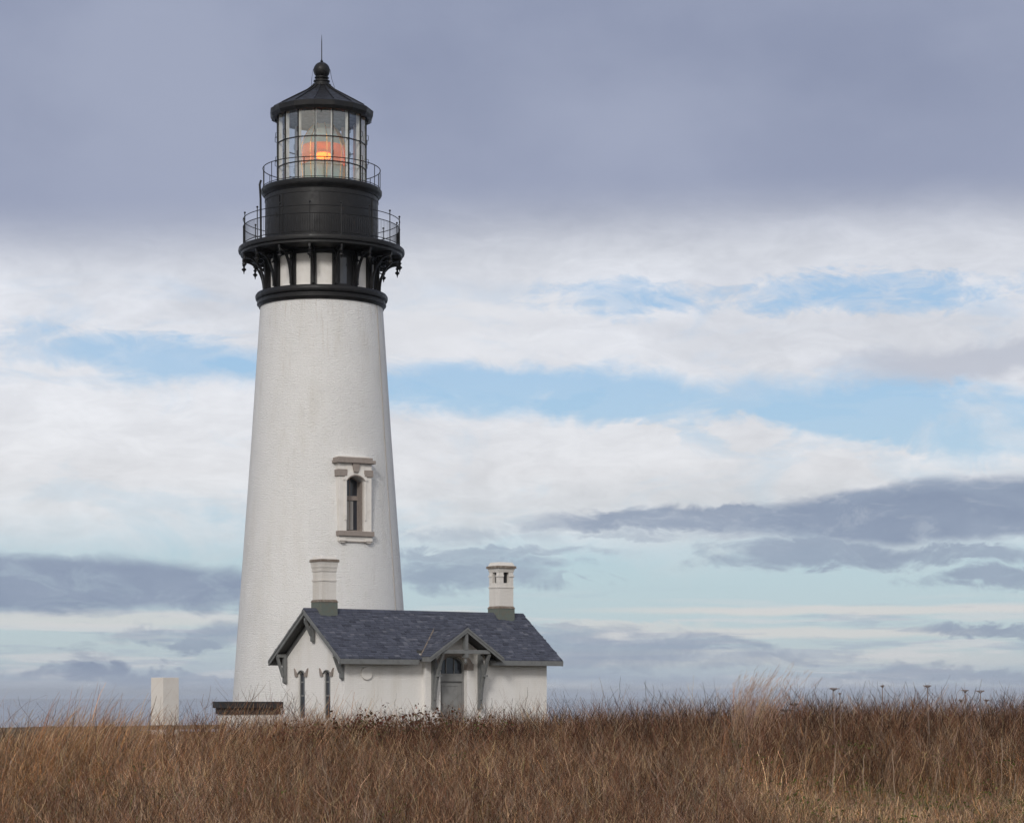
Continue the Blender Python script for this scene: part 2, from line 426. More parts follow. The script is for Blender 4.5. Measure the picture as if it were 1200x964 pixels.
# ------------------------------------------------------------------ mesh helpers
class MB:
    def __init__(s):
        s.v = []; s.f = []; s.uv = {}; s.tone = []; s.t = 0.0

    def face(s, idx, uv=None):
        if uv: s.uv[len(s.f)] = uv
        s.f.append(tuple(idx)); s.tone.append(s.t)

    def hexa(s, p):
        """eight corners: bottom loop 0-3 counter-clockwise from above, top loop 4-7"""
        b = len(s.v); s.v += [tuple(q) for q in p]
        for q in ((3, 2, 1, 0), (4, 5, 6, 7), (0, 1, 5, 4), (1, 2, 6, 5), (2, 3, 7, 6), (3, 0, 4, 7)):
            s.face([b + i for i in q])
        return s

    def box(s, x0, x1, y0, y1, z0, z1):
        return s.hexa([(x0, y0, z0), (x1, y0, z0), (x1, y1, z0), (x0, y1, z0), (x0, y0, z1), (x1, y0, z1), (x1, y1, z1), (x0, y1, z1)])

    def prism(s, loop, off):
        """extrude a planar loop of 3D points by the vector off"""
        b = len(s.v); n = len(loop)
        s.v += [tuple(p) for p in loop] + [tuple(Vector(p) + Vector(off)) for p in loop]
        s.face(list(range(b, b + n))[::-1]); s.face(range(b + n, b + 2 * n))
        for i in range(n):
            j = (i + 1) % n
            s.face((b + i, b + j, b + n + j, b + n + i))
        return s

    def bar(s, a, b_, w, h, up=(0, 0, 1)):
        a = Vector(a); b_ = Vector(b_); d = (b_ - a).normalized()
        u = Vector(up)
        sx = d.cross(u)
        if sx.length < 1e-4: sx = d.cross(Vector((1, 0, 0)))
        sx.normalize(); sz = sx.cross(d).normalized()
        P = [a - sx * w / 2 - sz * h / 2, a + sx * w / 2 - sz * h / 2, a + sx * w / 2 + sz * h / 2, a - sx * w / 2 + sz * h / 2]
        return s.prism(P, b_ - a)

    def tube(s, pts, rad, n=6, cap=True):
        pts = [Vector(p) for p in pts]
        if not hasattr(rad, '__len__'): rad = [rad] * len(pts)
        b = len(s.v)
        for i, p in enumerate(pts):
            d = (pts[min(i + 1, len(pts) - 1)] - pts[max(i - 1, 0)]).normalized()
            u = Vector((0, 0, 1)) if abs(d.z) < 0.95 else Vector((1, 0, 0))
            sx = d.cross(u).normalized(); sz = sx.cross(d)
            for k in range(n):
                a = 2 * PI * k / n
                s.v.append(tuple(p + (sx * math.cos(a) + sz * math.sin(a)) * rad[i]))
        for i in range(len(pts) - 1):
            for k in range(n):
                j = (k + 1) % n
                s.face((b + i * n + k, b + i * n + j, b + (i + 1) * n + j, b + (i + 1) * n + k))
        if cap:
            s.face([b + k for k in range(n)][::-1]); e = b + (len(pts) - 1) * n
            s.face([e + k for k in range(n)])
        return s

    def ring(s, r, z, t, n=64, m=6, phase=0.0):
        b = len(s.v)
        for i in range(n):
            a = phase + 2 * PI * i / n
            for k in range(m):
                q = 2 * PI * k / m
                rr = r + t * math.cos(q)
                s.v.append((rr * math.sin(a), -rr * math.cos(a), z + t * math.sin(q)))
        for i in range(n):
            for k in range(m):
                i2 = (i + 1) % n; k2 = (k + 1) % m
                s.face((b + i * m + k, b + i2 * m + k, b + i2 * m + k2, b + i * m + k2))
        return s

    def lathe(s, prof, n=96, c=(0, 0), closed=False, phase=0.0):
        """profile [(r, z)]; open profiles are capped where they touch the axis"""
        b = len(s.v); K = len(prof)
        for i in range(n):
            a = phase + 2 * PI * i / n
            for r, z in prof:
                r = max(r, 1e-4)
                s.v.append((c[0] + r * math.sin(a), c[1] - r * math.cos(a), z))
        seg = K if closed else K - 1
        for i in range(n):
            i2 = (i + 1) % n
            for k in range(seg):
                k2 = (k + 1) % K
                ru = max(prof[k][0], prof[k2][0]); ru = 3.0
                u0, u1 = ru * 2 * PI * i / n, ru * 2 * PI * (i + 1) / n
                v0, v1 = prof[k][1], prof[k2][1]
                s.face((b + i * K + k, b + i2 * K + k, b + i2 * K + k2, b + i * K + k2), [(u0, v0), (u1, v0), (u1, v1), (u0, v1)])
        if not closed:
            s.face([b + i * K for i in range(n)][::-1]); s.face([b + i * K + K - 1 for i in range(n)])
        return s

    def build(s, name, m, parent=None, smooth=None, loc=None, rz=0.0, autouv=False, bevel=0.0, fixn=False):
        me = bpy.data.meshes.new(name)
        me.from_pydata(s.v, [], s.f)
        if fixn:
            bm = bmesh.new(); bm.from_mesh(me); bmesh.ops.recalc_face_normals(bm, faces=bm.faces[:]); bm.to_mesh(me); bm.free()
        if s.uv or autouv:
            L = me.uv_layers.new(name='UVMap')
            for p in me.polygons:
                uv = s.uv.get(p.index)
                for q, li in enumerate(p.loop_indices):
                    if uv:
                        L.data[li].uv = uv[q]
                    else:
                        co = me.vertices[me.loops[li].vertex_index].co; nn = p.normal
                        if abs(nn.z) > 0.7: L.data[li].uv = (co.x, co.y)
                        elif abs(nn.x) > abs(nn.y): L.data[li].uv = (co.y, co.z)
                        else: L.data[li].uv = (co.x, co.z)
        if any(s.tone):
            at = me.attributes.new('tone', 'FLOAT', 'FACE')
            at.data.foreach_set('value', s.tone)
        me.materials.append(m)
        if smooth:
            me.polygons.foreach_set('use_smooth', [True] * len(me.polygons))
            me.set_sharp_from_angle(angle=R(smooth))
        me.update()
        o = bpy.data.objects.new(name, me)
        COL.objects.link(o)
        if parent: o.parent = parent
        if loc: o.location = loc
        if rz: o.rotation_euler.z = rz
        if bevel:
            md = o.modifiers.new('bevel', 'BEVEL'); md.width = bevel; md.segments = 2; md.limit_method = 'ANGLE'
        return o


def tag(o, label=None, cat=None, group=None, kind=None):
    if label: o['label'] = label
    if cat: o['category'] = cat
    if group: o['group'] = group
    if kind: o['kind'] = kind
    return o


def empty(name, loc, rz=0.0):
    o = bpy.data.objects.new(name, None)
    COL.objects.link(o)
    o.location = loc; o.rotation_euler.z = rz
    o.empty_display_size = 0.3
    return o


def copy_to(o, parent, rz=0.0):
    c = o.copy(); COL.objects.link(c); c.parent = parent
    c.rotation_euler.z = o.rotation_euler.z + rz
    return c


def cut(o, cutters):
    """carve solid pockets out of o"""
    for mb in cutters:
        c = mb.build('cutter', M['dark'], fixn=True)
        c.parent = o.parent
        c.location = o.location; c.rotation_euler = o.rotation_euler
        bpy.context.view_layer.update()
        md = o.modifiers.new('b', 'BOOLEAN'); md.object = c; md.operation = 'DIFFERENCE'; md.solver = 'EXACT'
        dg = bpy.context.evaluated_depsgraph_get()
        me = bpy.data.meshes.new_from_object(o.evaluated_get(dg))
        old = o.data; nm = old.name
        o.modifiers.clear(); o.data = me
        bpy.data.meshes.remove(old); me.name = nm
        cm = c.data
        bpy.data.objects.remove(c); bpy.data.meshes.remove(cm)


# ------------------------------------------------------------------ the setting: headland and sea
def gz(x, y):
    x = np.asarray(x, dtype=float); y = np.asarray(y, dtype=float)
    z = np.interp(y, [-60, 0, 20, 30, 38, 45, 52, 60, 75, 103, 109, 118, 138, 170], [0, 0, -0.95, -0.78, -0.50, -0.22, -0.02, 0.06, 0.0, 0.0, -0.5, -5, -22, -36])
    z = z + 0.012 * x * np.clip((80 - np.abs(y - 20)) / 40, 0, 1) * (np.abs(x) < 400)
    z = z + 0.05 * np.sin(x * 0.7 + y * 0.31) * np.cos(y * 0.53 - x * 0.2) * np.clip((70 - y) / 20, 0, 1)
    z = z + 0.12 * np.clip((y - 72) / 25, 0, 1) * np.clip((-x - 12.5) / 6, 0, 1)
    edge = np.clip((np.abs(x) - 75) / 45, 0, 1)
    return z - 36 * edge * edge


def ground():
    xs = np.concatenate([np.linspace(-130, -25, 22), np.linspace(-24, 24, 97), np.linspace(25, 130, 22)])
    ys = np.concatenate([np.linspace(-120, 14, 24), np.linspace(15, 75, 121), np.linspace(76, 106, 16), np.linspace(107, 175, 46)])
    X, Y = np.meshgrid(xs, ys)
    Z = gz(X, Y)
    v = np.stack([X, Y, Z], -1).reshape(-1, 3)
    nx = len(xs); f = []
    for j in range(len(ys) - 1):
        for i in range(nx - 1):
            a = j * nx + i
            f.append((a, a + 1, a + nx + 1, a + nx))
    me = bpy.data.meshes.new('ground'); me.from_pydata(v.tolist(), [], f)
    me.polygons.foreach_set('use_smooth', [True] * len(f))

    def fn(t, b):
        oc = objco(t)
        n = t.noise(oc, 1.6, 6, 0.65); n2 = t.noise(oc, 14.0, 5, 0.65)
        c = t.mix(t.ramp(n, 0.38, 0.62), (0.075, 0.05, 0.033, 1), (0.055, 0.058, 0.028, 1))
        c = t.mix(t.ramp(n2, 0.45, 0.65, 0, 0.6), c, (0.15, 0.11, 0.07, 1))
        t.l.new(c, b.inputs['Base Color'])
        bump(t, b, n2, 0.8, 0.08)
    me.materials.append(mat('headland_turf', (0.1, 0.08, 0.05), 0.95, fn=fn))
    o = bpy.data.objects.new('ground', me); COL.objects.link(o)
    tag(o, kind='structure')

    mb = MB()
    S = 24000
    mb.v = [(-S, -S, -30), (S, -S, -30), (S, S, -30), (-S, S, -30)]; mb.face((0, 1, 2, 3))

    def sf(t, b):
        oc = objco(t)
        h = t.math('ADD', t.noise(t.vec('MULTIPLY', oc, (0.02, 0.05, 1)), 1.0, 6, 0.6), t.noise(t.vec('MULTIPLY', oc, (0.3, 0.5, 1)), 1.0, 4, 0.6))
        bump(t, b, h, 0.5, 1.2)
        c = t.mix(t.ramp(t.noise(t.vec('MULTIPLY', oc, (0.0006, 0.003, 1)), 1.0, 5, 0.6), 0.4, 0.65), (0.32, 0.36, 0.42, 1), (0.36, 0.40, 0.46, 1))
        t.l.new(c, b.inputs['Base Color'])
    s = mb.build('sea', mat('sea_water', (0.1, 0.15, 0.22), 0.45, spec=0.4, fn=sf))
    tag(s, kind='structure')


ground()

# ------------------------------------------------------------------ sea air
def haze():
    mb = MB().box(-24500, 24500, -24500, 24500, -38, 60)
    m = bpy.data.materials.new('sea_air'); m.use_nodes = True
    t = NT(m.node_tree); t.n.clear()
    v = t.n.new('ShaderNodeVolumePrincipled')
    v.inputs['Color'].default_value = (0.90, 0.95, 1.0, 1)
    v.inputs['Density'].default_value = 5.5e-5
    v.inputs['Anisotropy'].default_value = 0.2
    o = t.n.new('ShaderNodeOutputMaterial'); t.l.new(v.outputs[0], o.inputs['Volume'])
    h = mb.build('haze', m)
    tag(h, 'pale sea air', None, None, 'stuff')


haze()

# ------------------------------------------------------------------ lighthouse
TD = 98.0
TS = 2700.0 / TD
TX = (377.0 - 600.0) / TS
LH = empty('lighthouse', (TX, TD, 0.0), math.atan2(-TX, TD))
tag(LH, 'tall white tapering brick lighthouse with black iron galleries and a glazed lantern', 'lighthouse')


def Z(py): return EYE + (815.0 - py) / TS       # height on the tower's axis
def RR(px): return px / TS
def D3(phi, r, z=0.0): return (r * math.sin(R(phi)), -r * math.cos(R(phi)), z)


PH0 = -8.5
ANG = [PH0 + 22.5 * k for k in range(16)]


def trad(z):
    return float(np.interp(z, [0 - 2, Z(820), Z(710), Z(510), Z(360), 40], [RR(109), RR(103.7), RR(95.9), RR(81.4), RR(71.6), RR(71)]))


prof = [(trad(z) if z > -1.9 else 4.0, z) for z in np.linspace(-0.6, Z(356), 60)]
tw = MB().lathe(prof, 128).build('tower', M['tower'], LH, smooth=30)

# window pocket, its axis 25 degrees round to the right of the viewer
WA = 24.6
wz = lambda py: EYE + (815.0 - py) * (TD - 3.0) / 2700.0
zs, zt, zspr = wz(622), wz(557), wz(563)
rw = trad(zs) + 0.07                      # plane of the surround's face
win = empty('window', (0, 0, 0)); win.parent = LH
win.rotation_euler.z = R(WA)
HW = 0.40


def arch_loop(hw, z0, zs_, zt_, y, n=10, cx=0.0):
    """opening outline (x,z) with a segmental top, at depth y"""
    rise = zt_ - zs_
    rad = (hw * hw + rise * rise) / (2 * rise)
    a0 = math.asin(min(1.0, hw / rad))
    pts = [(cx - hw, y, z0), (cx + hw, y, z0)]
    for k in range(n + 1):
        a = a0 - 2 * a0 * k / n
        pts.append((cx + rad * math.sin(a), y, zs_ + rise - rad + rad * math.cos(a)))
    return pts


def rot_mb(mb, deg):
    c, s = math.cos(R(deg)), math.sin(R(deg))
    mb.v = [(x * c - y * s, x * s + y * c, z) for x, y, z in mb.v]
    return mb


cm = MB().prism(arch_loop(HW, zs, zspr, zt, -(rw + 0.5)), (0, 1.12, 0))
cut(tw, [rot_mb(cm, WA)])
yb = -(rw + 0.5) + 1.12                   # back of the pocket
yf = -rw


def plate(name, loop, y0, y1, m, parent, **k):
    return MB().prism([(x, y0, z) for x, z in loop], (0, y1 - y0, 0)).build(name, m, parent, **k)


# frame and panes set at the back of the pocket
fr = MB()
fy = yb - 0.012
fr.box(-HW, -HW + 0.06, fy - 0.08, fy, zs, zspr); fr.box(HW - 0.06, HW, fy - 0.08, fy, zs, zspr)
zm = wz(582)
fr.box(-HW + 0.06, HW - 0.06, fy - 0.10, fy, zm - 0.09, zm + 0.09)
fr.box(-HW + 0.06, HW - 0.06, fy - 0.08, fy, zs, zs + 0.08)
fr.box(-0.02, 0.02, fy - 0.05, fy, zm + 0.09, zt - 0.06); fr.box(-0.02, 0.02, fy - 0.05, fy, zs + 0.08, zm - 0.09)
al = arch_loop(HW, zs, zspr, zt, 0)[2:]
inn = arch_loop(HW - 0.06, zs, zspr, zt - 0.06, 0)[2:]
for i in range(len(al) - 1):
    P = [(al[i][0], fy - 0.08, al[i][2]), (al[i + 1][0], fy - 0.08, al[i + 1][2]), (inn[i + 1][0], fy - 0.08, inn[i + 1][2]), (inn[i][0], fy - 0.08, inn[i][2])]
    fr.prism(P, (0, 0.08, 0))
frame = fr.build('frame', M['stone'], win)
MB().prism(arch_loop(HW - 0.05, zs + 0.05, zspr, zt - 0.05, fy - 0.03), (0, 0.015, 0)).build('pane', M['glassd'], frame)
MB().box(-0.16, 0.16, fy - 0.045, fy - 0.035, zs + 0.1, zm - 0.12).build('blind', M['curtain'], frame)
# the recess is lined with timber on the right hand side
MB().prism([(HW - 0.004, yf + 0.16, zs), (HW - 0.004, fy - 0.09, zs), (HW - 0.03, fy - 0.09, zs), (HW - 0.03, yf + 0.16, zs)], (0, 0, zspr - zs - 0.02)).build('jamb_lining', M['stone'], win)
# surround pieces: butted, not overlapping
JW = 0.34
wp = M['white']; stn = M['stone']
zsb = wz(558)                              # underside of the springer stones
zst = wz(550)
sur = MB()
for sx in (-1, 1):
    xa, xb = sorted((sx * (HW + 0.001), sx * (HW + JW)))
    sur.box(xa, xb, yf, yf + 0.6, zs + 0.0, zsb)
    xc, xd = sorted((sx * (HW + 0.001), sx * (HW + 0.10)))
    sur.box(xc, xd, yf - 0.035, yf - 0.002, zs + 0.45, zsb)      # raised inner moulding
jam = sur.build('surround', wp, win, bevel=0.012)
spg = MB()
for sx in (-1, 1):
    xa, xb = sorted((sx * (HW - 0.01), sx * (HW + JW + 0.05)))
    spg.box(xa, xb, yf - 0.06, yf + 0.6, zsb + 0.002, zst)
spg.build('springer_stone', stn, win, bevel=0.01)
# arch head (white), keystone, hood
hd = MB()
o1 = arch_loop(HW, zs, zspr + 0.0, zt, 0, 12)[2:]
zh0 = wz(542.5)
for i in range(12):
    x0, x1 = o1[i][0], o1[i + 1][0]
    hd.prism([(x0, yf - 0.02, o1[i][2]), (x0, yf - 0.02, zh0), (x1, yf - 0.02, zh0), (x1, yf - 0.02, o1[i + 1][2])], (0, 0.7, 0))
for sx in (-1, 1):
    xa, xb = sorted((sx * (HW + 0.001), sx * (HW + JW)))
    hd.box(xa, xb, yf - 0.0, yf + 0.7, zst + 0.002, zh0)
hd.build('arch_head', wp, win)
a2 = arch_loop(HW + 0.16, zs, zspr + 0.02, zt + 0.22, 0, 12)[2:]
for i0 in (0, 7):
  vo = MB()
  for i in range(i0, i0 + 5):
    vo.prism([(o1[i][0], yf - 0.055, o1[i][2]), (a2[i][0], yf - 0.055, a2[i][2]), (a2[i + 1][0], yf - 0.055, a2[i + 1][2]), (o1[i + 1][0], yf - 0.055, o1[i + 1][2])], (0, 0.033, 0))
  vo.build('voussoir', wp, win)
lip = MB()
o3 = arch_loop(HW + 0.03, zs, zspr + 0.005, zt + 0.045, 0, 12)[2:]
for i in range(12):
    lip.prism([(o1[i][0], yf - 0.075, o1[i][2]), (o3[i][0], yf - 0.075, o3[i][2]), (o3[i + 1][0], yf - 0.075, o3[i + 1][2]), (o1[i + 1][0], yf - 0.075, o1[i + 1][2])], (0, 0.018, 0))
lip.build('arch_lip', stn, win)
plate('keystone', [(-0.10, wz(553)), (0.10, wz(553)), (0.17, zh0 - 0.004), (-0.17, zh0 - 0.004)], yf - 0.11, yf + 0.3, stn, win, bevel=0.008)
hood = MB()
hood.box(-0.88, 0.86, yf - 0.17, yf + 0.62, zh0, zh0 + 0.13)
hood.box(-0.84, 0.74, yf - 0.13, yf + 0.60, zh0 + 0.132, zh0 + 0.235)
hood.build('hood_stone', stn, win, bevel=0.012)
MB().box(-0.74, 0.64, yf - 0.02, yf + 0.7, zh0 + 0.237, zh0 + 0.30).build('hood_cap', wp, win, bevel=0.02)
MB().box(-0.81, 0.81, yf - 0.13, yf + 0.45, zs - 0.21, zs - 0.002).build('sill', stn, win, bevel=0.015)
ap = MB()
ap.box(-0.76, 0.76, yf - 0.03, yf + 0.4, zs - 0.30, zs - 0.212)
ap.prism([(-0.42, yf - 0.01, zs - 0.302), (-0.42, yf - 0.01, zs - 0.42), (0.42, yf - 0.01, zs - 0.42), (0.42, yf - 0.01, zs - 0.302)][::-1], (0, 0.4, 0))
for sx in (-1, 1):
    L = [(sx * 0.421, yf - 0.05, zs - 0.302), (sx * 0.76, yf - 0.05, zs - 0.302), (sx * 0.76, yf - 0.05, zs - 0.42), (sx * 0.66, yf - 0.05, zs - 0.50), (sx * 0.50, yf - 0.05, zs - 0.47), (sx * 0.421, yf - 0.05, zs - 0.42)]
    ap.prism(L if sx > 0 else L[::-1], (0, 0.4, 0))
ap.build('apron', wp, win, bevel=0.008)
tr_ = MB()
tr_.box(-0.44, 0.44, yf - 0.045, yf - 0.012, zs - 0.45, zs - 0.421)
for sx in (-1, 1):
    xa, xb = sorted((sx * 0.45, sx * 0.74)); tr_.box(xa, xb, yf - 0.075, yf - 0.052, zs - 0.43, zs - 0.40)
    xa, xb = sorted((sx * 0.50, sx * 0.68)); tr_.box(xa, xb, yf - 0.075, yf - 0.052, zs - 0.50, zs - 0.475)
tr_.build('apron_line', stn, win)

# lower cornice of black iron
zb0, zb1 = Z(361.5), Z(346)
MB().lathe([(RR(66), zb0 - 0.02), (RR(73.2), zb0 - 0.02), (RR(74), zb0 + 0.06), (RR(75.5), zb0 + 0.10), (RR(75.5), zb0 + 0.17), (RR(74.3), zb0 + 0.20),
            (RR(74.3), zb0 + 0.26), (RR(76.8), zb0 + 0.31), (RR(77.4), zb0 + 0.38), (RR(77.4), zb0 + 0.47), (RR(76), zb0 + 0.55), (RR(66), zb0 + 0.58)], 128).build('cornice', M['black'], LH, smooth=40)
zf = zb0 + 0.58
zd = Z(302.5)                                     # underside of gallery deck
WR = RR(61.5)
MB().lathe([(WR, zf - 0.1), (WR, zd + 0.05)], 96).build('service_room_wall', M['panelwhite'], LH, smooth=30)
# dark head and foot bands of the service room, pilasters between the bays
for nm, z0, z1, rr_ in (('head_band', zd - 0.20, zd + 0.04, WR + 0.055), ('foot_band', zf - 0.05, zf + 0.05, WR + 0.05)):
    MB().lathe([(WR - 0.1, z0), (rr_, z0), (rr_, z1), (WR - 0.1, z1)], 96, closed=True).build(nm, M['black'], LH, smooth=30)


def arc_box(phi0, phi1, r0, r1, z0, z1, n=6):
    mb = MB(); b = 0
    for i in range(n + 1):
        a = phi0 + (phi1 - phi0) * i / n
        mb.v += [D3(a, r0, z0), D3(a, r1, z0), D3(a, r1, z1), D3(a, r0, z1)]
    for i in range(n):
        q = i * 4; w = q + 4
        mb.face((q + 1, w + 1, w + 2, q + 2)); mb.face((q, q + 3, w + 3, w)); mb.face((q + 2, w + 2, w + 3, q + 3)); mb.face((q, w, w + 1, q + 1))
    mb.face((0, 1, 2, 3)); e = n * 4; mb.face((e + 3, e + 2, e + 1, e))
    return mb


pil0 = arc_box(PH0 - 3.0, PH0 + 3.0, WR + 0.002, WR + 0.13, zf + 0.051, zd - 0.201, 3).build('pilaster', M['black'], LH)
for k in range(1, 16): copy_to(pil0, LH, R(22.5 * k))
# dark bays: an iron shutter with a window on the right, another on the far left
for kk in (2, -3, 5, 8, 11):
    a0 = PH0 + 22.5 * (kk - 0) - 22.5 + 3.0
    dp = arc_box(a0, a0 + 16.5, WR + 0.002, WR + 0.05, zf + 0.051, zd - 0.201).build('shutter', M['black'], LH)
    arc_box(a0 + 2.5, a0 + 10.0, WR + 0.052, WR + 0.06, zf + 0.12, zd - 0.34).build('pane', M['glassd'], dp)


# brackets: post, arm, arched strut with ring in the spandrel; a pendant hangs from each
def bracket():
    mb = MB()
    th = 0.085
    r_in, r_out = RR(66.5), RR(92)
    zt_ = zd - 0.015

    def flat(loop):      # loop of (r, z) drawn in the radial plane at angle 0
        mb.prism([(-th / 2, -r, z) for r, z in loop], (th, 0, 0))
    flat([(WR + 0.132, zf + 0.06), (WR + 0.24, zf + 0.06), (WR + 0.24, zt_), (WR + 0.132, zt_)])
    flat([(WR + 0.241, zt_ - 0.13), (r_out + 0.07, zt_ - 0.13), (r_out + 0.07, zt_), (WR + 0.241, zt_)])
    pts = []
    for k in range(13):
        a = PI / 2 * k / 12
        pts.append((WR + 0.25 + (r_out - WR - 0.27) * (1 - math.cos(a)), zf + 0.08 + (zt_ - 0.19 - zf) * math.sin(a) ** 0.9))
    for i in range(12):
        (r0, z0), (r1, z1) = pts[i], pts[i + 1]
        d = Vector((r1 - r0, z1 - z0)).normalized(); n = Vector((-d.y, d.x)) * 0.045
        flat([(r0 - n.x, z0 - n.y), (r1 - n.x, z1 - n.y), (r1 + n.x, z1 + n.y), (r0 + n.x, z0 + n.y)])
    cx, cz, cr = WR + 0.40, zt_ - 0.32, 0.135
    for i in range(16):
        a, b = 2 * PI * i / 16, 2 * PI * (i + 1) / 16
        flat([(cx + cr * math.cos(a), cz + cr * 1.15 * math.sin(a)), (cx + (cr + 0.04) * math.cos(a), cz + (cr * 1.15 + 0.04) * math.sin(a)),
              (cx + (cr + 0.04) * math.cos(b), cz + (cr * 1.15 + 0.04) * math.sin(b)), (cx + cr * math.cos(b), cz + cr * 1.15 * math.sin(b))])
    return mb.build('bracket', M['black'], LH, rz=R(PH0))


br0 = bracket()
ro = RR(92)
fz = zd - 0.02
fin = MB().lathe([(0.045, fz), (0.045, fz - 0.20), (0.06, fz - 0.22), (0.085, fz - 0.25), (0.05, fz - 0.29), (0.035, fz - 0.34), (0.10, fz - 0.41), (0.105, fz - 0.44), (0.04, fz - 0.50), (0.022, fz - 0.56), (0.012, fz - 0.62)][::-1], 8, (0, -ro)).build('finial', M['black'], br0, smooth=30)
for k in range(1, 16):
    b = copy_to(br0, LH, R(22.5 * k)); c = fin.copy(); COL.objects.link(c); c.parent = b

# main gallery deck
MB().lathe([(WR - 0.4, zd), (RR(93.5), zd), (RR(94.5), zd + 0.03), (RR(94.5), zd + 0.12), (RR(96.8), zd + 0.16), (RR(97.3), zd + 0.24), (RR(96.8), zd + 0.33), (RR(94), zd + 0.37), (WR - 0.4, zd + 0.37)], 128).build('gallery_deck', M['black'], LH, smooth=40)
zk = zd + 0.37
# watch room drum
zu = Z(233)
DR = RR(66)
MB().lathe([(DR + 0.06, zk), (DR + 0.06, zk + 0.10), (DR, zk + 0.14), (DR, zu), (DR - 0.2, zu)], 128).build('watch_room_drum', M['black'], LH, smooth=40)
seam = MB().lathe([(DR + 0.001, zu - 0.2), (DR + 0.02, zu - 0.2), (DR + 0.02, zu - 0.12), (DR + 0.001, zu - 0.12)], 96, closed=True)
for a in (-43, -2, 62, 110, 170, 230):
    seam.bar(D3(a, DR + 0.006, zk + 0.15), D3(a, DR + 0.006, zu - 0.21), 0.05, 0.02)
seam.build('seam_strip', M['black'], LH)
dr = arc_box(-68, -47, DR + 0.002, DR + 0.03, zk + 0.16, zu - 0.25).build('drum_door', M['black'], LH)
MB().tube([D3(-49.5, DR + 0.03, zk + 1.05), D3(-49.5, DR + 0.09, zk + 1.05), D3(-49.5, DR + 0.09, zk + 1.2)], 0.015).build('handle', M['black'], dr)
MB().lathe([(DR - 0.2, zu), (RR(67), zu), (RR(67.5), zu + 0.05), (RR(69.3), zu + 0.10), (RR(70.6), zu + 0.18), (RR(70.6), zu + 0.30), (RR(69), zu + 0.36), (DR - 0.4, zu + 0.36)], 128).build('upper_deck', M['black'], LH, smooth=40)
zl = zu + 0.36                                       # lantern floor level


# railings
def railing(r, z0, hp, ht, hm, tr, ntop):
    po = MB().tube([D3(PH0, r, z0), D3(PH0, r, z0 + hp)], 0.022, 6)
    po.lathe([(0.004, z0 + hp), (0.045, z0 + hp + 0.03), (0.045, z0 + hp + 0.07), (0.004, z0 + hp + 0.10)], 8, D3(PH0, r)[:2])
    p0 = po.build('railing_post', M['black'], LH)
    for k in range(1, 16): copy_to(p0, LH, R(22.5 * k))
    for h in (ht, hm, 0.14):
        MB().ring(r, z0 + h, 0.017, 96, 6).build('rail', M['black'], LH)
    bp = MB()
    for i in range(1, 13):
        a = PH0 + 22.5 * i / 13
        bp.tube([D3(a, r, z0 + 0.14), D3(a, r, z0 + hm)], 0.0085, 4)
    b0 = bp.build('baluster_panel', M['black'], LH)
    for k in range(1, 16): copy_to(b0, LH, R(22.5 * k))


railing(RR(91.5), zk - 0.03, 1.32, 1.22, 0.90, 0.02, 16)
p0 = MB().tube([D3(3, RR(68.6), zl), D3(3, RR(68.6), zl + 0.86)], 0.018, 6).build('upper_railing_post', M['black'], LH)
for k in range(1, 18): copy_to(p0, LH, R(20 * k))
MB().ring(RR(68.6), zl + 0.86, 0.019, 96).build('upper_rail', M['black'], LH)
MB().ring(RR(68.6), zl + 0.05, 0.015, 96).build('upper_rail', M['black'], LH)

# lantern
GR = RR(52.0)
zg0, zg1 = zl, Z(138.5)
MB().lathe([(GR - 0.12, zl - 0.02), (GR + 0.06, zl - 0.02), (GR + 0.06, zl + 0.10), (GR - 0.12, zl + 0.10)], 16, closed=True, phase=R(PH0)).build('lantern_curb', M['black'], LH)
pn = MB()
a, b = PH0, PH0 + 22.5
pn.v = [D3(a, GR, zl + 0.1), D3(b, GR, zl + 0.1), D3(b, GR, zg1), D3(a, GR, zg1)]
pn.face((0, 1, 2, 3))
pane0 = pn.build('lantern_pane', M['pane'], LH)
mu0 = MB().bar(D3(PH0, GR + 0.015, zl + 0.1), D3(PH0, GR + 0.015, zg1), 0.038, 0.05, up=D3(PH0, 1)).build('mullion', M['black'], LH)
mi0 = MB().bar(D3(PH0, GR - 0.10, zl + 0.1), D3(PH0, GR - 0.10, zg1), 0.075, 0.15, up=D3(PH0, 1)).build('inner_mullion', M['white'], LH)
for k in range(1, 16):
    for q in (pane0, mu0, mi0): copy_to(q, LH, R(22.5 * k))
hb = [Z(171.5), Z(200)]
for z in hb:
    mb = MB()
    for k in range(16):
        mb.bar(D3(PH0 + 22.5 * k, GR + 0.02, z), D3(PH0 + 22.5 * (k + 1), GR + 0.02, z), 0.05, 0.04)
    mb.build('glazing_ring', M['black'], LH)
for z in (Z(163), Z(191)):
    kb = MB().tube([D3(PH0, GR + 0.04, z - 0.12), D3(PH0, GR + 0.11, z - 0.10), D3(PH0, GR + 0.11, z + 0.10), D3(PH0, GR + 0.04, z + 0.12)], 0.014, 5).build('grab_handle', M['black'], LH)
    for k in range(1, 16): copy_to(kb, LH, R(22.5 * k))
# floor and conical ceiling inside
MB().lathe([(0.01, zl), (GR - 0.13, zl), (GR - 0.13, zl + 0.03), (0.01, zl + 0.03)], 48).build('lantern_floor', M['ceil'], LH)
ze0, ze1 = Z(140.5), Z(130.5)
MB().lathe([(GR - 0.05, zg1 + 0.02), (GR - 0.06, zg1 + 0.06), (0.3, Z(112)), (0.01, Z(112))], 48).build('lantern_ceiling', M['ceil'], LH, smooth=40)
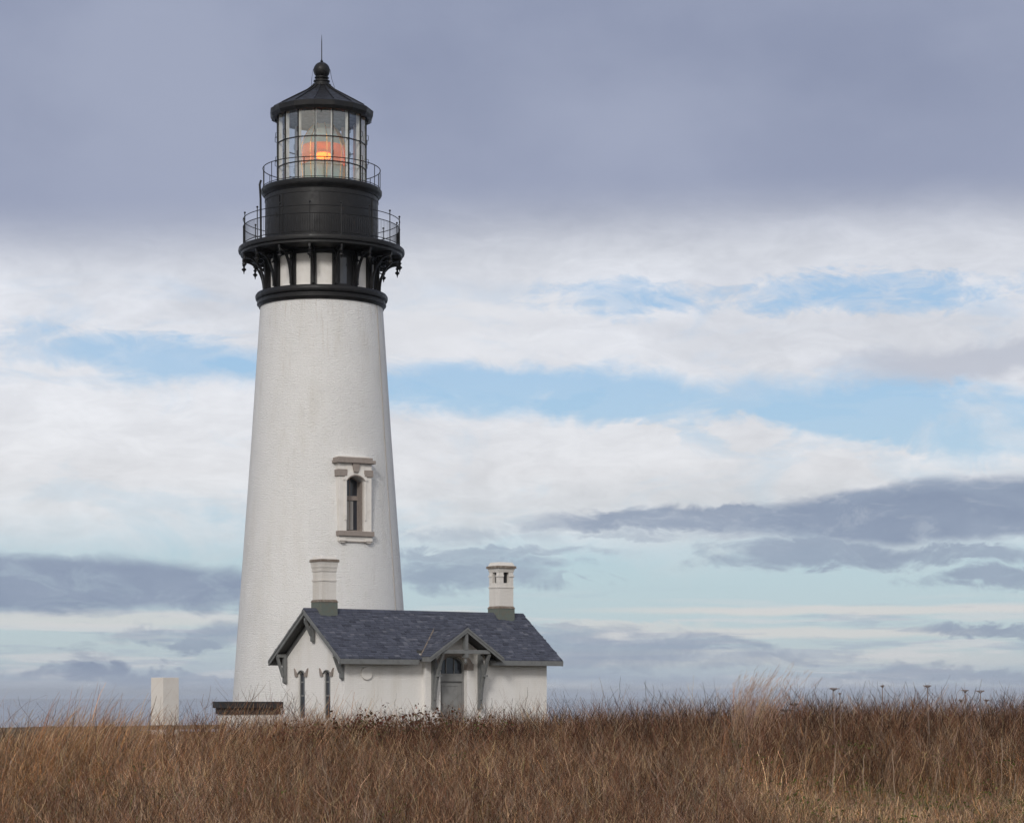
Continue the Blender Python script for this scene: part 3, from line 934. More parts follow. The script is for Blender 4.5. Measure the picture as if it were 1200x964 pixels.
# sixteen sided roof
rf = MB().lathe([(GR - 0.2, ze0 + 0.06), (RR(54.5), ze0 + 0.06), (RR(55.5), ze0 - 0.02), (RR(58.5), ze0), (RR(60.5), ze0 + 0.12), (RR(61), ze1 - 0.04), (RR(59.5), ze1), (RR(56), ze1 + 0.06),
                 (RR(34), Z(116.5)), (RR(18), Z(107.5)), (RR(10.5), Z(101.5)), (RR(10.0), Z(100))], 16, phase=R(PH0)).build('lantern_roof', M['black'], LH)
rib = MB()
for a in ANG:
    rib.tube([D3(a, RR(57), ze1 + 0.05), D3(a, RR(34), Z(116.5) + 0.02), D3(a, RR(18), Z(107.5) + 0.02), D3(a, RR(11), Z(101.5) + 0.01)], 0.028, 5)
rib.build('roof_rib', M['black'], rf)
MB().lathe([(RR(11), Z(101.6)), (RR(11), Z(99.5)), (RR(8.6), Z(98.5)), (RR(8.4), Z(97)), (RR(9.6), Z(96.3)), (RR(9.6), Z(95)), (RR(7.2), Z(94.2)), (RR(6.6), Z(92.8)), (RR(8.4), Z(92.0)), (RR(8.4), Z(91.0)), (RR(6), Z(90.2)), (RR(5), Z(89))], 32).build('ventilator_neck', M['black'], rf, smooth=50)
zc = Z(82.8); br_ = RR(9.7)
MB().lathe([(br_ * math.sin(PI * k / 16), zc - br_ * math.cos(PI * k / 16)) for k in range(17)], 32).build('ventilator_ball', M['black'], rf, smooth=60)
MB().lathe([(0.09, Z(73.6)), (0.05, Z(73)), (0.07, Z(71.8)), (0.03, Z(70.8)), (0.022, Z(69)), (0.018, Z(50)), (0.006, Z(41))], 8).build('lightning_rod', M['black'], rf, smooth=60)
for sx in (-1, 1):
    pts = [(0, 0, Z(72.5)), (sx * 0.20, 0, Z(75)), (sx * 0.36, 0, Z(82)), (sx * 0.42, 0, Z(92)), (sx * (0.55 if sx > 0 else 0.45), -0.1, Z(103.5))]
    MB().tube(pts, 0.009, 4).build('cable', M['black'], rf)
for a in (-90, 90, 0, 180):                           # small hooks under the eave
    MB().tube([D3(a, RR(58), ze0 + 0.02), D3(a, RR(58), ze0 - 0.08), D3(a, RR(55.5), ze0 - 0.13)], 0.012, 4).build('eave_hook', M['black'], LH)
# stove pipe on the left, lightning conductor down the right side of the tower
MB().tube([D3(-80, RR(71.5), zk), D3(-80, RR(72), zl - 0.5), D3(-80, RR(73), zl + 0.10), D3(-80, RR(71.5), zl + 0.28)], 0.045, 8).build('downpipe', M['black'], LH)
pts = [D3(62, trad(z) + 0.012, z) for z in np.linspace(Z(362), 0.2, 24)]
MB().tube(pts, 0.014, 5).build('conductor', mat('rusty_strap', (0.42, 0.38, 0.34), 0.8), LH)

# the lens: stacked prisms; refracted sunset painted as an orange belt and inner glow
LC = (0.06, 0.0)
LR = RR(24)


def saw(pts, tooth=0.06, step=0.12):
    out = []
    for (r0, z0), (r1, z1) in zip(pts, pts[1:]):
        n = max(1, int(round(math.hypot(r1 - r0, z1 - z0) / step)))
        for i in range(n):
            a = i / n; b_ = (i + 0.93) / n
            out.append((r0 + (r1 - r0) * a, z0 + (z1 - z0) * a)); out.append((r0 + (r1 - r0) * b_ + tooth, z0 + (z1 - z0) * b_))
    out.append(pts[-1])
    return out


lens = empty('lens', (0, 0, 0)); lens.parent = LH
low = saw([(LR * 0.80, zl + 0.10), (LR * 0.92, Z(209)), (LR * 0.98, Z(193.5))])
MB().lathe(low, 8, LC, phase=R(10)).build('prism_stack', M['prism'], lens)
mid = saw([(LR * 0.98, Z(193)), (LR * 1.02, Z(182)), (LR * 0.98, Z(171.5))], 0.02, 0.06)
MB().lathe(mid, 24, LC).build('lens_belt', M['sunset_tint'], lens, smooth=60)
up = saw([(LR * 0.95, Z(171)), (LR * 0.86, Z(163)), (LR * 0.66, Z(154)), (LR * 0.42, Z(147))])
MB().lathe(up, 8, LC, phase=R(10)).build('prism_stack', M['prism'], lens)
fb = MB()
for k in range(8):
    a = 10 + 45 * k
    rr2 = [(LR * 0.84, zl + 0.03), (LR * 1.0, Z(209)), (LR * 1.06, Z(193)), (LR * 1.09, Z(182)), (LR * 1.05, Z(171)), (LR * 0.93, Z(162.5)), (LR * 0.72, Z(153.5)), (LR * 0.45, Z(146.5))]
    fb.tube([(LC[0] + r * math.sin(R(a)), LC[1] - r * math.cos(R(a)), z) for r, z in rr2], 0.022, 5)
fb.build('lens_frame', M['brass'], lens)
st = MB()
st.tube([(LC[0] + r * math.sin(R(97)), LC[1] - r * math.cos(R(97)), z) for r, z in rr2], 0.075, 6)
st.build('brass_edge', M['brass'], lens)
MB().lathe([(0.01, Z(205)), (0.12, Z(205)), (0.12, Z(187)), (0.02, Z(186.5))], 16, LC).build('lamp_stand', M['brass'], lens)
MB().lathe([(0.38 * math.sin(PI * k / 10), Z(182.5) - 0.13 * math.cos(PI * k / 10)) for k in range(11)], 16, LC).build('inner_glow', M['inner_glow'], lens, smooth=60)  # glowing body added to give the lens its sunset orange

# ------------------------------------------------------------------ oil house
HC = (-6.24, 86.0)
TH = R(36)
HS = empty('oil_house', (HC[0], HC[1], 0.0), TH)
tag(HS, 'small white house with slate roof, two chimneys and gabled porch before the tower', 'house')
L_, W_, RZ, SL = 9.42, 4.30, 4.89, 0.716
YM = W_ / 2
OV = 0.5


def mz(y): return RZ - SL * abs(y - YM)


T_ = 0.15
wall = MB().prism([(0, 0, -0.4), (0, 0, mz(0) - T_), (0, YM, RZ - T_), (0, W_, mz(W_) - T_), (0, W_, -0.4)][::-1], (L_, 0, 0)).build('wall', M['wall'], HS, autouv=True, fixn=True)
PX, PW, PY, PZ, PS = 4.87, 1.70, -1.02, 4.22, 0.66
BH = 1.39


def pz(x): return PZ - PS * abs(x - PX)


bay = MB().prism([(PX - BH, -0.2, -0.4), (PX + BH, -0.2, -0.4), (PX + BH, -0.2, pz(PX + BH) - 0.15), (PX, -0.2, PZ - 0.15), (PX - BH, -0.2, pz(PX - BH) - 0.15)], (0, 0.25, 0)).build('entrance_bay', M['wall'], HS, autouv=True, fixn=True)
DX, DW = 4.80, 0.62
DZ0, DZS, DZT = 0.12, 2.84, 3.16


def door_cut(): return MB().prism(arch_loop(DW, DZ0, DZS, DZT, -0.6, 10, DX), (0, 0.72, 0))


cut(bay, [door_cut()])
wins = [(W_ - 1.17), (W_ - 3.03)]
WW = 0.235


def win_cut(yc):
    lp = [(y - 0, -0.3, z) for y, _, z in arch_loop(WW, 0.75, 2.43, 2.56, 0, 8)]
    mb = MB(); mb.prism([(-0.3, yc + px_, z) for px_, _, z in lp][::-1], (0.42, 0, 0)); return mb


cut(wall, [door_cut()] + [win_cut(y) for y in wins])

# windows in the gable
for yc in wins:
    w = MB()
    x0 = 0.115
    w.box(x0 - 0.05, x0, yc - WW, yc - WW + 0.045, 0.75, 2.45); w.box(x0 - 0.05, x0, yc + WW - 0.045, yc + WW, 0.75, 2.45)
    for z in (0.75, 1.58, 2.10): w.box(x0 - 0.045, x0 + 0.0, yc - WW + 0.045, yc + WW - 0.045, z, z + 0.06)
    ar = arch_loop(WW, 0.75, 2.43, 2.56, 0, 8)[2:]; a2_ = arch_loop(WW - 0.03, 0.75, 2.40, 2.49, 0, 8)[2:]
    for i in range(8):
        w.prism([(x0 - 0.05, yc + ar[i][0], ar[i][2]), (x0 - 0.05, yc + ar[i + 1][0], ar[i + 1][2]), (x0 - 0.05, yc + a2_[i + 1][0], a2_[i + 1][2]), (x0 - 0.05, yc + a2_[i][0], a2_[i][2])], (0.05, 0, 0))
    wo = w.build('window', M['grey'], HS)
    MB().prism([(x0 - 0.02, yc + q[0] * 0.97, q[2]) for q in arch_loop(WW, 0.77, 2.42, 2.54, 0, 8)][::-1], (0.015, 0, 0)).build('pane', M['glassd'], wo)
    MB().box(x0 - 0.04, x0 - 0.022, yc - WW + 0.05, yc - 0.02, 1.65, 2.42).build('shutter_leaf', M['grey'], wo)
    h = MB()
    ao = arch_loop(WW + 0.02, 0.75, 2.44, 2.59, 0, 8)[2:]; ai = arch_loop(WW + 0.02, 0.75, 2.36, 2.48, 0, 8)[2:]
    for i in range(8):
        h.prism([(-0.05, yc + ao[i][0], ao[i][2]), (-0.05, yc + ao[i + 1][0], ao[i + 1][2]), (-0.05, yc + ar[i + 1][0], ar[i + 1][2]), (-0.05, yc + ar[i][0], ar[i][2])], (0.048, 0, 0))
    h.build('window_hood', M['grey'], wo)
    h = MB()
    for s in (-1, 1):
        lp = [(-0.06, yc + s * (WW + 0.022), 2.34), (-0.06, yc + s * (WW + 0.20), 2.34), (-0.06, yc + s * (WW + 0.27), 2.66), (-0.06, yc + s * (WW + 0.12), 2.50), (-0.06, yc + s * (WW + 0.022), 2.46)]
        h.prism(lp if s > 0 else lp[::-1], (0.058, 0, 0))
    h.build('hood_stop', M['stone'], wo)

# round medallion on the long wall
md_ = MB().prism([(0.94 + 0.245 * math.cos(2 * PI * k / 32), -0.075, 2.44 + 0.235 * math.sin(2 * PI * k / 32)) for k in range(32)], (0, 0.073, 0)).build('wall_medallion', M['panelwhite'], HS, bevel=0.012, fixn=True)

# roof: slab, shingles, fascia
XA, XB = -OV, L_ + 0.42
rs = MB()


def slab(mb, x0, x1, ya, yb, t=0.11, up=0.0):
    za, zb = mz(ya) + up, mz(yb) + up
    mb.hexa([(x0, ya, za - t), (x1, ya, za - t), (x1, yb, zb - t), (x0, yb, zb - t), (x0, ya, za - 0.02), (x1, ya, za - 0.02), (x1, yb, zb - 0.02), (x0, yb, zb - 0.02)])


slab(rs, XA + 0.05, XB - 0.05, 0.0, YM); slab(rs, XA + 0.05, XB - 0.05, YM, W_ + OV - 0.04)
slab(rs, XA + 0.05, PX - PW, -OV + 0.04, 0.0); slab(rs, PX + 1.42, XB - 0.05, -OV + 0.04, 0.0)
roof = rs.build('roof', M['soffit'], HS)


def shingles(name, parent, x0, x1, y_eave, y_ridge, zf_, skip=None, axis='x', row=0.125, tw_=0.22, seed=1):
    """courses of slates. u runs along the eave, v up the slope"""
    rnd = random.Random(seed)
    mb = MB()
    run = abs(y_ridge - y_eave); rise = zf_(y_ridge) - zf_(y_eave)
    sl = math.hypot(run, rise); n = int(sl / row + 0.5)
    sg = 1 if y_ridge > y_eave else -1
    for i in range(n):
        ya = y_eave + (y_ridge - y_eave) * (i / n); yb_ = y_eave + (y_ridge - y_eave) * min(1.0, (i + 1.12) / n)
        off = (i % 3) * tw_ / 3 + rnd.uniform(0, 0.05)
        u = x0 - off
        while u < x1:
            w = tw_ * rnd.uniform(0.8, 1.2)
            a, b_ = max(u, x0), min(u + w - 0.012, x1)
            u += w
            if b_ - a < 0.03: continue
            ym_ = (ya + yb_) / 2
            if skip and skip((a + b_) / 2, ym_): continue
            l = rnd.uniform(0.022, 0.055)
            jit = rnd.uniform(-0.02, 0.02) * sg
            za, zb = zf_(ya) - SL * 0, zf_(yb_)
            p = [(a, ya - jit, za - 0.015), (b_, ya - jit, za - 0.015), (b_, yb_, zb - 0.02), (a, yb_, zb - 0.02), (a, ya - jit, za + l), (b_, ya - jit, za + l), (b_, yb_, zb + 0.006), (a, yb_, zb + 0.006)]
            if axis == 'y': p = [(q[1], q[0], q[2]) for q in p]
            r = rnd.random()
            mb.t = 0.30 + 0.28 * rnd.random() if r < 0.80 else (0.10 if r < 0.88 else rnd.uniform(0.70, 0.92))
            mb.hexa(p)
    return mb.build(name, M['shingle'], parent)


def hid(x, y): return abs(x - PX) < (PZ - (RZ - SL * (YM - y))) / PS - 0.06 or (y < 0 and PX - PW < x < PX + 1.42)


shingles('shingles', roof, XA, XB, -OV, YM, mz, skip=hid, seed=3)
shingles('shingles', roof, XA, XB, W_ + OV, YM, mz, seed=4)
rc = MB()
x = XA
rr_ = random.Random(5)
while x < XB - 0.1:
    for s in (-1, 1):
        rc.t = 0.1 + 0.4 * rr_.random()
        lp = [(x, YM, RZ + 0.055), (x, YM + s * 0.16, RZ - 0.16 * SL + 0.05), (x, YM + s * 0.16, RZ - 0.16 * SL + 0.03), (x, YM, RZ + 0.03)]
        rc.prism(lp, (min(0.29, XB - x), 0, 0))
    x += 0.30
rc.build('ridge_cap', M['shingle'], roof)
fa = MB()
fa.box(XA, PX - PW - 0.18, -OV - 0.035, -OV + 0.035, mz(-OV) - 0.21, mz(-OV) - 0.02)
fa.box(PX + 1.42, XB, -OV - 0.035, -OV + 0.035, mz(-OV) - 0.21, mz(-OV) - 0.02)
fa.box(XA, XB, W_ + OV - 0.035, W_ + OV + 0.035, mz(-OV) - 0.21, mz(-OV) - 0.02)
for s in (-1, 1):          # boarded soffits under the eaves, closing to the wall
    pass
fa.build('fascia', M['grey'], roof, bevel=0.006)
for xx in (XA, XB - 0.05):
    rk = MB()
    for s in (-1, 1):
        ye = YM + s * (YM + OV + 0.0)
        for (dz0, dz1, dx) in ((-0.225, -0.022, 0.0),):
            lp = [(xx, YM, RZ + dz0), (xx, YM, RZ + dz1), (xx, ye, mz(-OV) + dz1), (xx, ye, mz(-OV) + dz0)]
            if s > 0: lp = lp[::-1]
            rk.prism(lp, (0.048, 0, 0))
        lp = [(xx - 0.03 if xx < 0 else xx + 0.049, YM, RZ - 0.10), (xx - 0.03 if xx < 0 else xx + 0.049, YM, RZ - 0.018), (xx - 0.03 if xx < 0 else xx + 0.049, ye, mz(-OV) - 0.018), (xx - 0.03 if xx < 0 else xx + 0.049, ye, mz(-OV) - 0.10)]
        if s > 0: lp = lp[::-1]
        rk.prism(lp, (0.029, 0, 0))
    rk.build('rake_board', M['grey'], roof)
# purlin ends and wall-side trim following the gable
gt = MB()
for s in (-1, 1):
    ye = YM + s * (YM + 0.0)
    lp = [(-0.05, YM, RZ - 0.32), (-0.05, YM, RZ - 0.152), (-0.05, ye, mz(0) - 0.152), (-0.05, ye, mz(0) - 0.32)]
    if s > 0: lp = lp[::-1]
    gt.prism(lp, (0.048, 0, 0))
gt.build('gable_trim', M['grey'], roof)


def gable_bracket(yc, ztop, zbot):
    b = MB()
    b.box(-0.17, -0.052, yc - 0.07, yc + 0.07, zbot, ztop)
    b.box(-0.46, -0.171, yc - 0.06, yc + 0.06, ztop - 0.13, ztop - 0.005)
    b.bar((-0.175, yc, zbot + 0.22), (-0.43, yc, ztop - 0.14), 0.10, 0.085, up=(0, 1, 0))
    b.prism([(-0.17, yc - 0.05, zbot - 0.001), (-0.052, yc - 0.05, zbot - 0.001), (-0.052, yc - 0.05, zbot - 0.08)], (0, 0.10, 0))
    b.build('gable_bracket', M['grey'], roof)


gable_bracket(0.06, mz(0) - 0.13, 2.26); gable_bracket(W_ - 0.06, mz(0) - 0.13, 2.12); gable_bracket(YM, RZ - 0.32, 3.68)


# chimneys
def chimney(xc, hb, hs, levels, openings):
    zt2, zcap, zfl, zstr, zbase = levels
    ch = empty('chimney', (0, 0, 0)); ch.parent = HS
    f = MB()
    f.box(xc - hb, xc + hb, YM - hb, YM + hb, 4.3, zbase - 0.05)
    f.build('flashing', M['copper'], ch, bevel=0.01)
    MB().hexa([(xc - hb - 0.02, YM - hb - 0.02, zbase - 0.049), (xc + hb + 0.02, YM - hb - 0.02, zbase - 0.049), (xc + hb + 0.02, YM + hb + 0.02, zbase - 0.049), (xc - hb - 0.02, YM + hb + 0.02, zbase - 0.049),
               (xc - hs - 0.01, YM - hs - 0.01, zbase + 0.04), (xc + hs + 0.01, YM - hs - 0.01, zbase + 0.04), (xc + hs + 0.01, YM + hs + 0.01, zbase + 0.04), (xc - hs - 0.01, YM + hs + 0.01, zbase + 0.04)]).build('base_course', M['cap'], ch)
    s = MB()

    def sq(h0, h1, z0, z1):
        s.hexa([(xc - h0, YM - h0, z0), (xc + h0, YM - h0, z0), (xc + h0, YM + h0, z0), (xc - h0, YM + h0, z0), (xc - h1, YM - h1, z1), (xc + h1, YM - h1, z1), (xc + h1, YM + h1, z1), (xc - h1, YM + h1, z1)])
    sq(hs, hs, zbase + 0.041, zstr)
    sq(hs + 0.025, hs + 0.025, zstr + 0.001, zstr + 0.06)
    if openings:
        z0, z1 = openings
        sq(hs, hs, zstr + 0.061, z0)
        # four corner piers leave an opening in each face
        g = 0.135
        for sx in (-1, 1):
            for sy in (-1, 1):
                xa, xb = sorted((xc + sx * g, xc + sx * hs)); ya, yb_ = sorted((YM + sy * g, YM + sy * hs))
                s.box(xa, xb, ya, yb_, z0 + 0.001, z1)
                xa, xb = sorted((xc + sx * (g + 0.001), xc + sx * (hs + 0.03))); ya, yb_ = sorted((YM + sy * (g + 0.001), YM + sy * (hs + 0.03)))
                s.box(xa, xb, ya, yb_, z1 - 0.18, z1 - 0.11)
        sq(hs, hs + 0.05, z1 + 0.001, zcap)
        MB().box(xc - 0.2, xc + 0.2, YM - 0.134, YM + 0.134, z0 + 0.002, z1).box(xc - 0.133, xc + 0.133, YM - 0.2, YM + 0.2, z0 + 0.003, z1 - 0.001).build('flue_shade', M['dark'], ch)  # solid dark block paints the shade inside the openings
    else:
        sq(hs - 0.004, hs - 0.004, zstr + 0.061, zfl)
        sq(hs + 0.02, hs + 0.03, zfl + 0.001, zfl + 0.07)
        sq(hs + 0.01, hs + 0.035, zfl + 0.071, zfl + 0.16)
        sq(hs + 0.045, hs + 0.05, zfl + 0.161, zfl + 0.22)
        sq(hs + 0.03, hs + 0.07, zfl + 0.221, zcap)
    s.build('shaft', M['chim'], ch, bevel=0.006)
    c = MB(); hh = hs + 0.095
    c.hexa([(xc - hh, YM - hh, zcap + 0.001), (xc + hh, YM - hh, zcap + 0.001), (xc + hh, YM + hh, zcap + 0.001), (xc - hh, YM + hh, zcap + 0.001), (xc - hh + .01, YM - hh + .01, zcap + 0.10), (xc + hh - .01, YM - hh + .01, zcap + 0.10), (xc + hh - .01, YM + hh - .01, zcap + 0.10), (xc - hh + .01, YM + hh - .01, zcap + 0.10)])
    c.build('cap_stone', M['cap'], ch, bevel=0.012)
    c = MB(); h2 = hs - 0.03
    c.hexa([(xc - hh + .05, YM - hh + .05, zcap + 0.101), (xc + hh - .05, YM - hh + .05, zcap + 0.101), (xc + hh - .05, YM + hh - .05, zcap + 0.101), (xc - hh + .05, YM + hh - .05, zcap + 0.101),
            (xc - h2, YM - h2, zt2), (xc + h2, YM - h2, zt2), (xc + h2, YM + h2, zt2), (xc - h2, YM + h2, zt2)])
    c.build('cap_slope', M['chim'], ch, bevel=0.01)


chimney(0.42, 0.37, 0.33, (6.93, 6.70, 6.33, 5.96, 5.22), None)
chimney(8.74, 0.39, 0.35, (6.97, 6.72, 6.4, 5.93, 5.16), (6.13, 6.56))

# porch: roof, truss, brackets
pr = empty('porch', (0, 0, 0)); pr.parent = HS


def vy(x): return (PZ - PS * abs(x - PX) - (RZ - SL * YM)) / SL


ps = MB()
for s in (-1, 1):
    xe = PX + s * PW
    bot = [(xe, PY + 0.05, pz(xe) - 0.11), (xe, vy(xe) + 0.05, pz(xe) - 0.11), (PX, vy(PX) + 0.05, PZ - 0.11), (PX, PY + 0.05, PZ - 0.11)]
    topp = [(a, b_, c + 0.09) for a, b_, c in bot]
    if s > 0: bot, topp = bot[::-1], topp[::-1]
    b0 = len(ps.v); ps.v += bot + topp
    for q in ((0, 1, 2, 3), (7, 6, 5, 4), (0, 4, 5, 1), (1, 5, 6, 2), (2, 6, 7, 3), (3, 7, 4, 0)): ps.face([b0 + i for i in q])
proof = ps.build('porch_roof', M['soffit'], pr)
shingles('porch_shingles', pr, PY, vy(PX) + 0.1, PX - PW, PX, pz, skip=lambda u, v: u > vy(v) + 0.03, axis='y', row=0.125, seed=8)
shingles('porch_shingles', pr, PY, vy(PX) + 0.1, PX + PW, PX, pz, skip=lambda u, v: u > vy(v) + 0.03, axis='y', row=0.125, seed=9)
rc = MB(); y = PY
while y < vy(PX) - 0.1:
    for s in (-1, 1):
        rc.t = 0.1 + 0.4 * rr_.random()
        rc.prism([(PX, y, PZ + 0.055), (PX + s * 0.15, y, PZ - 0.15 * PS + 0.05), (PX + s * 0.15, y, PZ - 0.15 * PS + 0.03), (PX, y, PZ + 0.03)], (0, 0.27, 0))
    y += 0.28
rc.build('porch_ridge_cap', M['shingle'], pr)
vf = MB()
for s in (-1, 1):
    xe = PX + s * PW
    vf.bar((xe, vy(xe) + 0.0, pz(xe) + 0.035), (PX, vy(PX), PZ + 0.035), 0.05, 0.02)
vf.build('valley_flashing', M['timber'], pr)
tm = MB()
for s in (-1, 1):
    xe = PX + s * (PW + 0.0)
    for (d0, d1, ya, th) in ((-0.21, -0.022, PY, 0.05), (-0.10, -0.018, PY - 0.03, 0.029)):
        lp = [(PX, ya, PZ + d0), (xe, ya, pz(xe) + d0), (xe, ya, pz(xe) + d1), (PX, ya, PZ + d1)]
        if s < 0: lp = lp[::-1]
        tm.prism(lp, (0, th, 0))
    xa, xb = sorted((xe, xe + s * 0.045))
    tm.box(xa, xb, PY + 0.0, vy(xe) - 0.02, pz(xe) - 0.20, pz(xe) - 0.03)
tm.build('porch_fascia', M['grey'], pr)
tb = MB()
zt_b = 3.36
tb.box(PX - 1.12, PX + 1.12, PY + 0.06, PY + 0.20, zt_b - 0.15, zt_b)
tb.build('tie_beam', M['grey'], pr, bevel=0.01)
kp = MB().box(PX - 0.065, PX + 0.065, PY + 0.04, PY + 0.22, zt_b + 0.001, PZ - 0.22)
kp.box(PX - 0.075, PX + 0.075, PY + 0.03, PY + 0.23, zt_b - 0.30, zt_b - 0.151)
kp.build('king_post', M['grey'], pr)
MB().lathe([(0.03, zt_b - 0.52), (0.06, zt_b - 0.47), (0.065, zt_b - 0.40), (0.045, zt_b - 0.33), (0.06, zt_b - 0.301)], 10, (PX, PY + 0.13)).build('pendant', M['grey'], pr, smooth=50)
bk = MB()
for i in range(26):        # boarded tympanum set back in the porch gable
    pass
for xx in (PX - 1.12, PX + 1.04):
    b = MB()
    X0, X1 = xx, xx + 0.14
    b.box(X0, X1, -0.34, -0.202, 1.20, 3.20)                     # wall post
    b.box(X0, X1, PY + 0.205, -0.341, zt_b - 0.15, zt_b)           # beam out to the truss
    pts = []
    for k in range(9):
        a = k / 8
        pts.append((-0.345 - 0.54 * a ** 1.7, 1.45 + (zt_b - 0.17 - 1.45) * a))
    for (y0, z0), (y1, z1) in zip(pts, pts[1:]):
        b.prism([(X0 + 0.02, y0 - 0.06, z0), (X0 + 0.02, y0 + 0.06, z0), (X0 + 0.02, y1 + 0.06, z1), (X0 + 0.02, y1 - 0.06, z1)], (0.10, 0, 0))
    b.bar((X0 + 0.07, -0.345, 3.0), (X0 + 0.07, -0.56, 2.42), 0.10, 0.09, up=(1, 0, 0))
    b.box(X0 - 0.01, X1 + 0.01, -0.69, -0.50, 2.33, 2.41)
    b.box(X0 - 0.01, X1 + 0.01, -0.40, -0.202, 1.08, 1.199)
    b.build('porch_bracket', M['grey'], pr)
# short boards from porch brackets to eave
MB().box(PX - 1.30, PX - 1.121, PY + 0.10, -0.201, zt_b - 0.02, zt_b + 0.02).build('eave_block', M['grey'], pr)
MB().box(PX + 1.181, PX + 1.36, PY + 0.10, -0.201, zt_b - 0.02, zt_b + 0.02).build('eave_block', M['grey'], pr)

# door
dy = 0.118
dr = empty('door', (0, 0, 0)); dr.parent = HS
df = MB()
df.box(DX - DW, DX - DW + 0.08, dy - 0.12, dy, DZ0, DZS); df.box(DX + DW - 0.08, DX + DW, dy - 0.12, dy, DZ0, DZS)
df.box(DX - DW + 0.08, DX + DW - 0.08, dy - 0.13, dy, 2.16, 2.46)
oa = arch_loop(DW, 0, DZS, DZT, 0, 10, DX)[2:]; ia = arch_loop(DW - 0.08, 0, DZS, DZT - 0.08, 0, 10, DX)[2:]
for i in range(10):
    df.prism([(oa[i][0], dy - 0.12, oa[i][2]), (oa[i + 1][0], dy - 0.12, oa[i + 1][2]), (ia[i + 1][0], dy - 0.12, ia[i + 1][2]), (ia[i][0], dy - 0.12, ia[i][2])][::-1], (0, 0.12, 0))
for x in (-0.19, 0.19): df.box(DX + x - 0.015, DX + x + 0.015, dy - 0.07, dy - 0.03, 2.46, 3.05)
df.build('door_frame', M['greyd'], dr)
MB().prism(arch_loop(DW - 0.07, 2.4, DZS, DZT - 0.07, dy - 0.03, 10, DX), (0, 0.015, 0)).build('fanlight', M['glassd'], dr)
lf = MB()
lf.box(DX - DW + 0.081, DX + DW - 0.081, dy - 0.05, dy - 0.005, DZ0 + 0.02, 2.155)
lf.build('door_leaf', M['greyd'], dr)
pm = MB()
for x0, x1, z0, z1 in ((-0.40, 0.40, 1.20, 2.02), (-0.40, 0.40, 0.30, 1.02)):
    for a in ((x0, x1, z0, z0 + 0.035), (x0, x1, z1 - 0.035, z1), (x0, x0 + 0.035, z0 + 0.036, z1 - 0.036), (x1 - 0.035, x1, z0 + 0.036, z1 - 0.036)):
        pm.box(DX + a[0], DX + a[1], dy - 0.072, dy - 0.051, a[2], a[3])
pm.build('panel_moulding', M['greyd'], dr)
MB().tube([(DX + 0.44, dy - 0.051, 1.1), (DX + 0.44, dy - 0.1, 1.1), (DX + 0.36, dy - 0.1, 1.1)], 0.015).build('handle', M['brass'], dr)
# stone arch and springers over the door
sa = MB()
ob = arch_loop(DW + 0.24, 0, DZS, DZT + 0.20, 0, 10, DX)[2:]
for i in range(10):
    sa.prism([(oa[i][0], -0.24, oa[i][2]), (oa[i + 1][0], -0.24, oa[i + 1][2]), (ob[i + 1][0], -0.24, ob[i + 1][2]), (ob[i][0], -0.24, ob[i][2])], (0, 0.038, 0))
for s in (-1, 1):
    xa, xb = sorted((DX + s * DW, DX + s * (DW + 0.28))); sa.box(xa, xb, -0.25, -0.202, 2.60, DZS - 0.002)
    xa, xb = sorted((DX + s * (DW - 0.012), DX + s * (DW - 0.001))); sa.box(xa, xb, -0.25, 0.0, 2.60, DZS - 0.002)
sa.build('arch_stone', M['stone'], dr)
MB().box(DX - 0.9, DX + 0.9, -0.9, -0.205, -0.3, 0.11).build('door_step', M['cap'], HS, bevel=0.02)

# ------------------------------------------------------------------ small structures on the left
PD = 72.0
px_, py_ = (193.3 - 600) / 2700 * PD, PD
pil = MB()
hh = 0.31
pil.box(-hh, hh, -hh, hh, -0.3, EYE + 21.5 * PD / 2700)
po = pil.build('concrete_pillar', M['pillar'], None, loc=(px_, py_, 0), rz=R(45), bevel=0.012)
tag(po, 'plain square white pillar standing alone in the dry grass left of the tower', 'pillar')

ob_ = empty('flat_roofed_shed', ((252 - 600) / 2700 * 82.0, 82.0, 0.0), R(14))
tag(ob_, 'low white shed with a black stepped flat roof at the foot of the tower', 'shed')
MB().box(0.34, 2.30, 0.12, 2.2, -0.3, 0.94).build('wall', M['wall'], ob_, autouv=True)
b = MB()
b.box(0.28, 2.36, 0.06, 2.26, 0.941, 1.16)
b.box(0.18, 2.44, -0.04, 2.36, 1.161, 1.395)
b.build('roof', M['darkroof'], ob_, bevel=0.01)


def fence():
    r = empty('rail_fence', (-17.5, 60.0, 0.0))
    tag(r, 'weathered timber rail fence half buried in the grass at the far left', 'fence')
    A, B = Vector((-17.5, 61.5)), Vector((-8.9, 71.0))
    n = 6
    rnd = random.Random(3)
    for i in range(n + 1):
        p = A.lerp(B, i / n) - Vector((-17.5, 60.0))
        g = float(gz(p.x - 17.5, p.y + 60))
        MB().box(p.x - 0.07, p.x + 0.07, p.y - 0.07, p.y + 0.07, g - 0.3, g + 0.93 - 0.02 * i + rnd.uniform(-0.03, 0.03)).build('post', M['timber'], r, bevel=0.01)
        if i < n:
            q = A.lerp(B, (i + 1) / n) - Vector((-17.5, 60.0)); g2 = float(gz(q.x - 17.5, q.y + 60))
            for h in (0.79 - 0.015 * i, 0.50 - 0.015 * i):
                MB().bar((p.x, p.y - 0.10, g + h + rnd.uniform(-.01, .01)), (q.x, q.y - 0.10, g2 + h + rnd.uniform(-.01, .01)), 0.05, 0.13).build('rail', M['timber'], r)


fence()

# ------------------------------------------------------------------ vegetation
RS = np.random.RandomState(11)


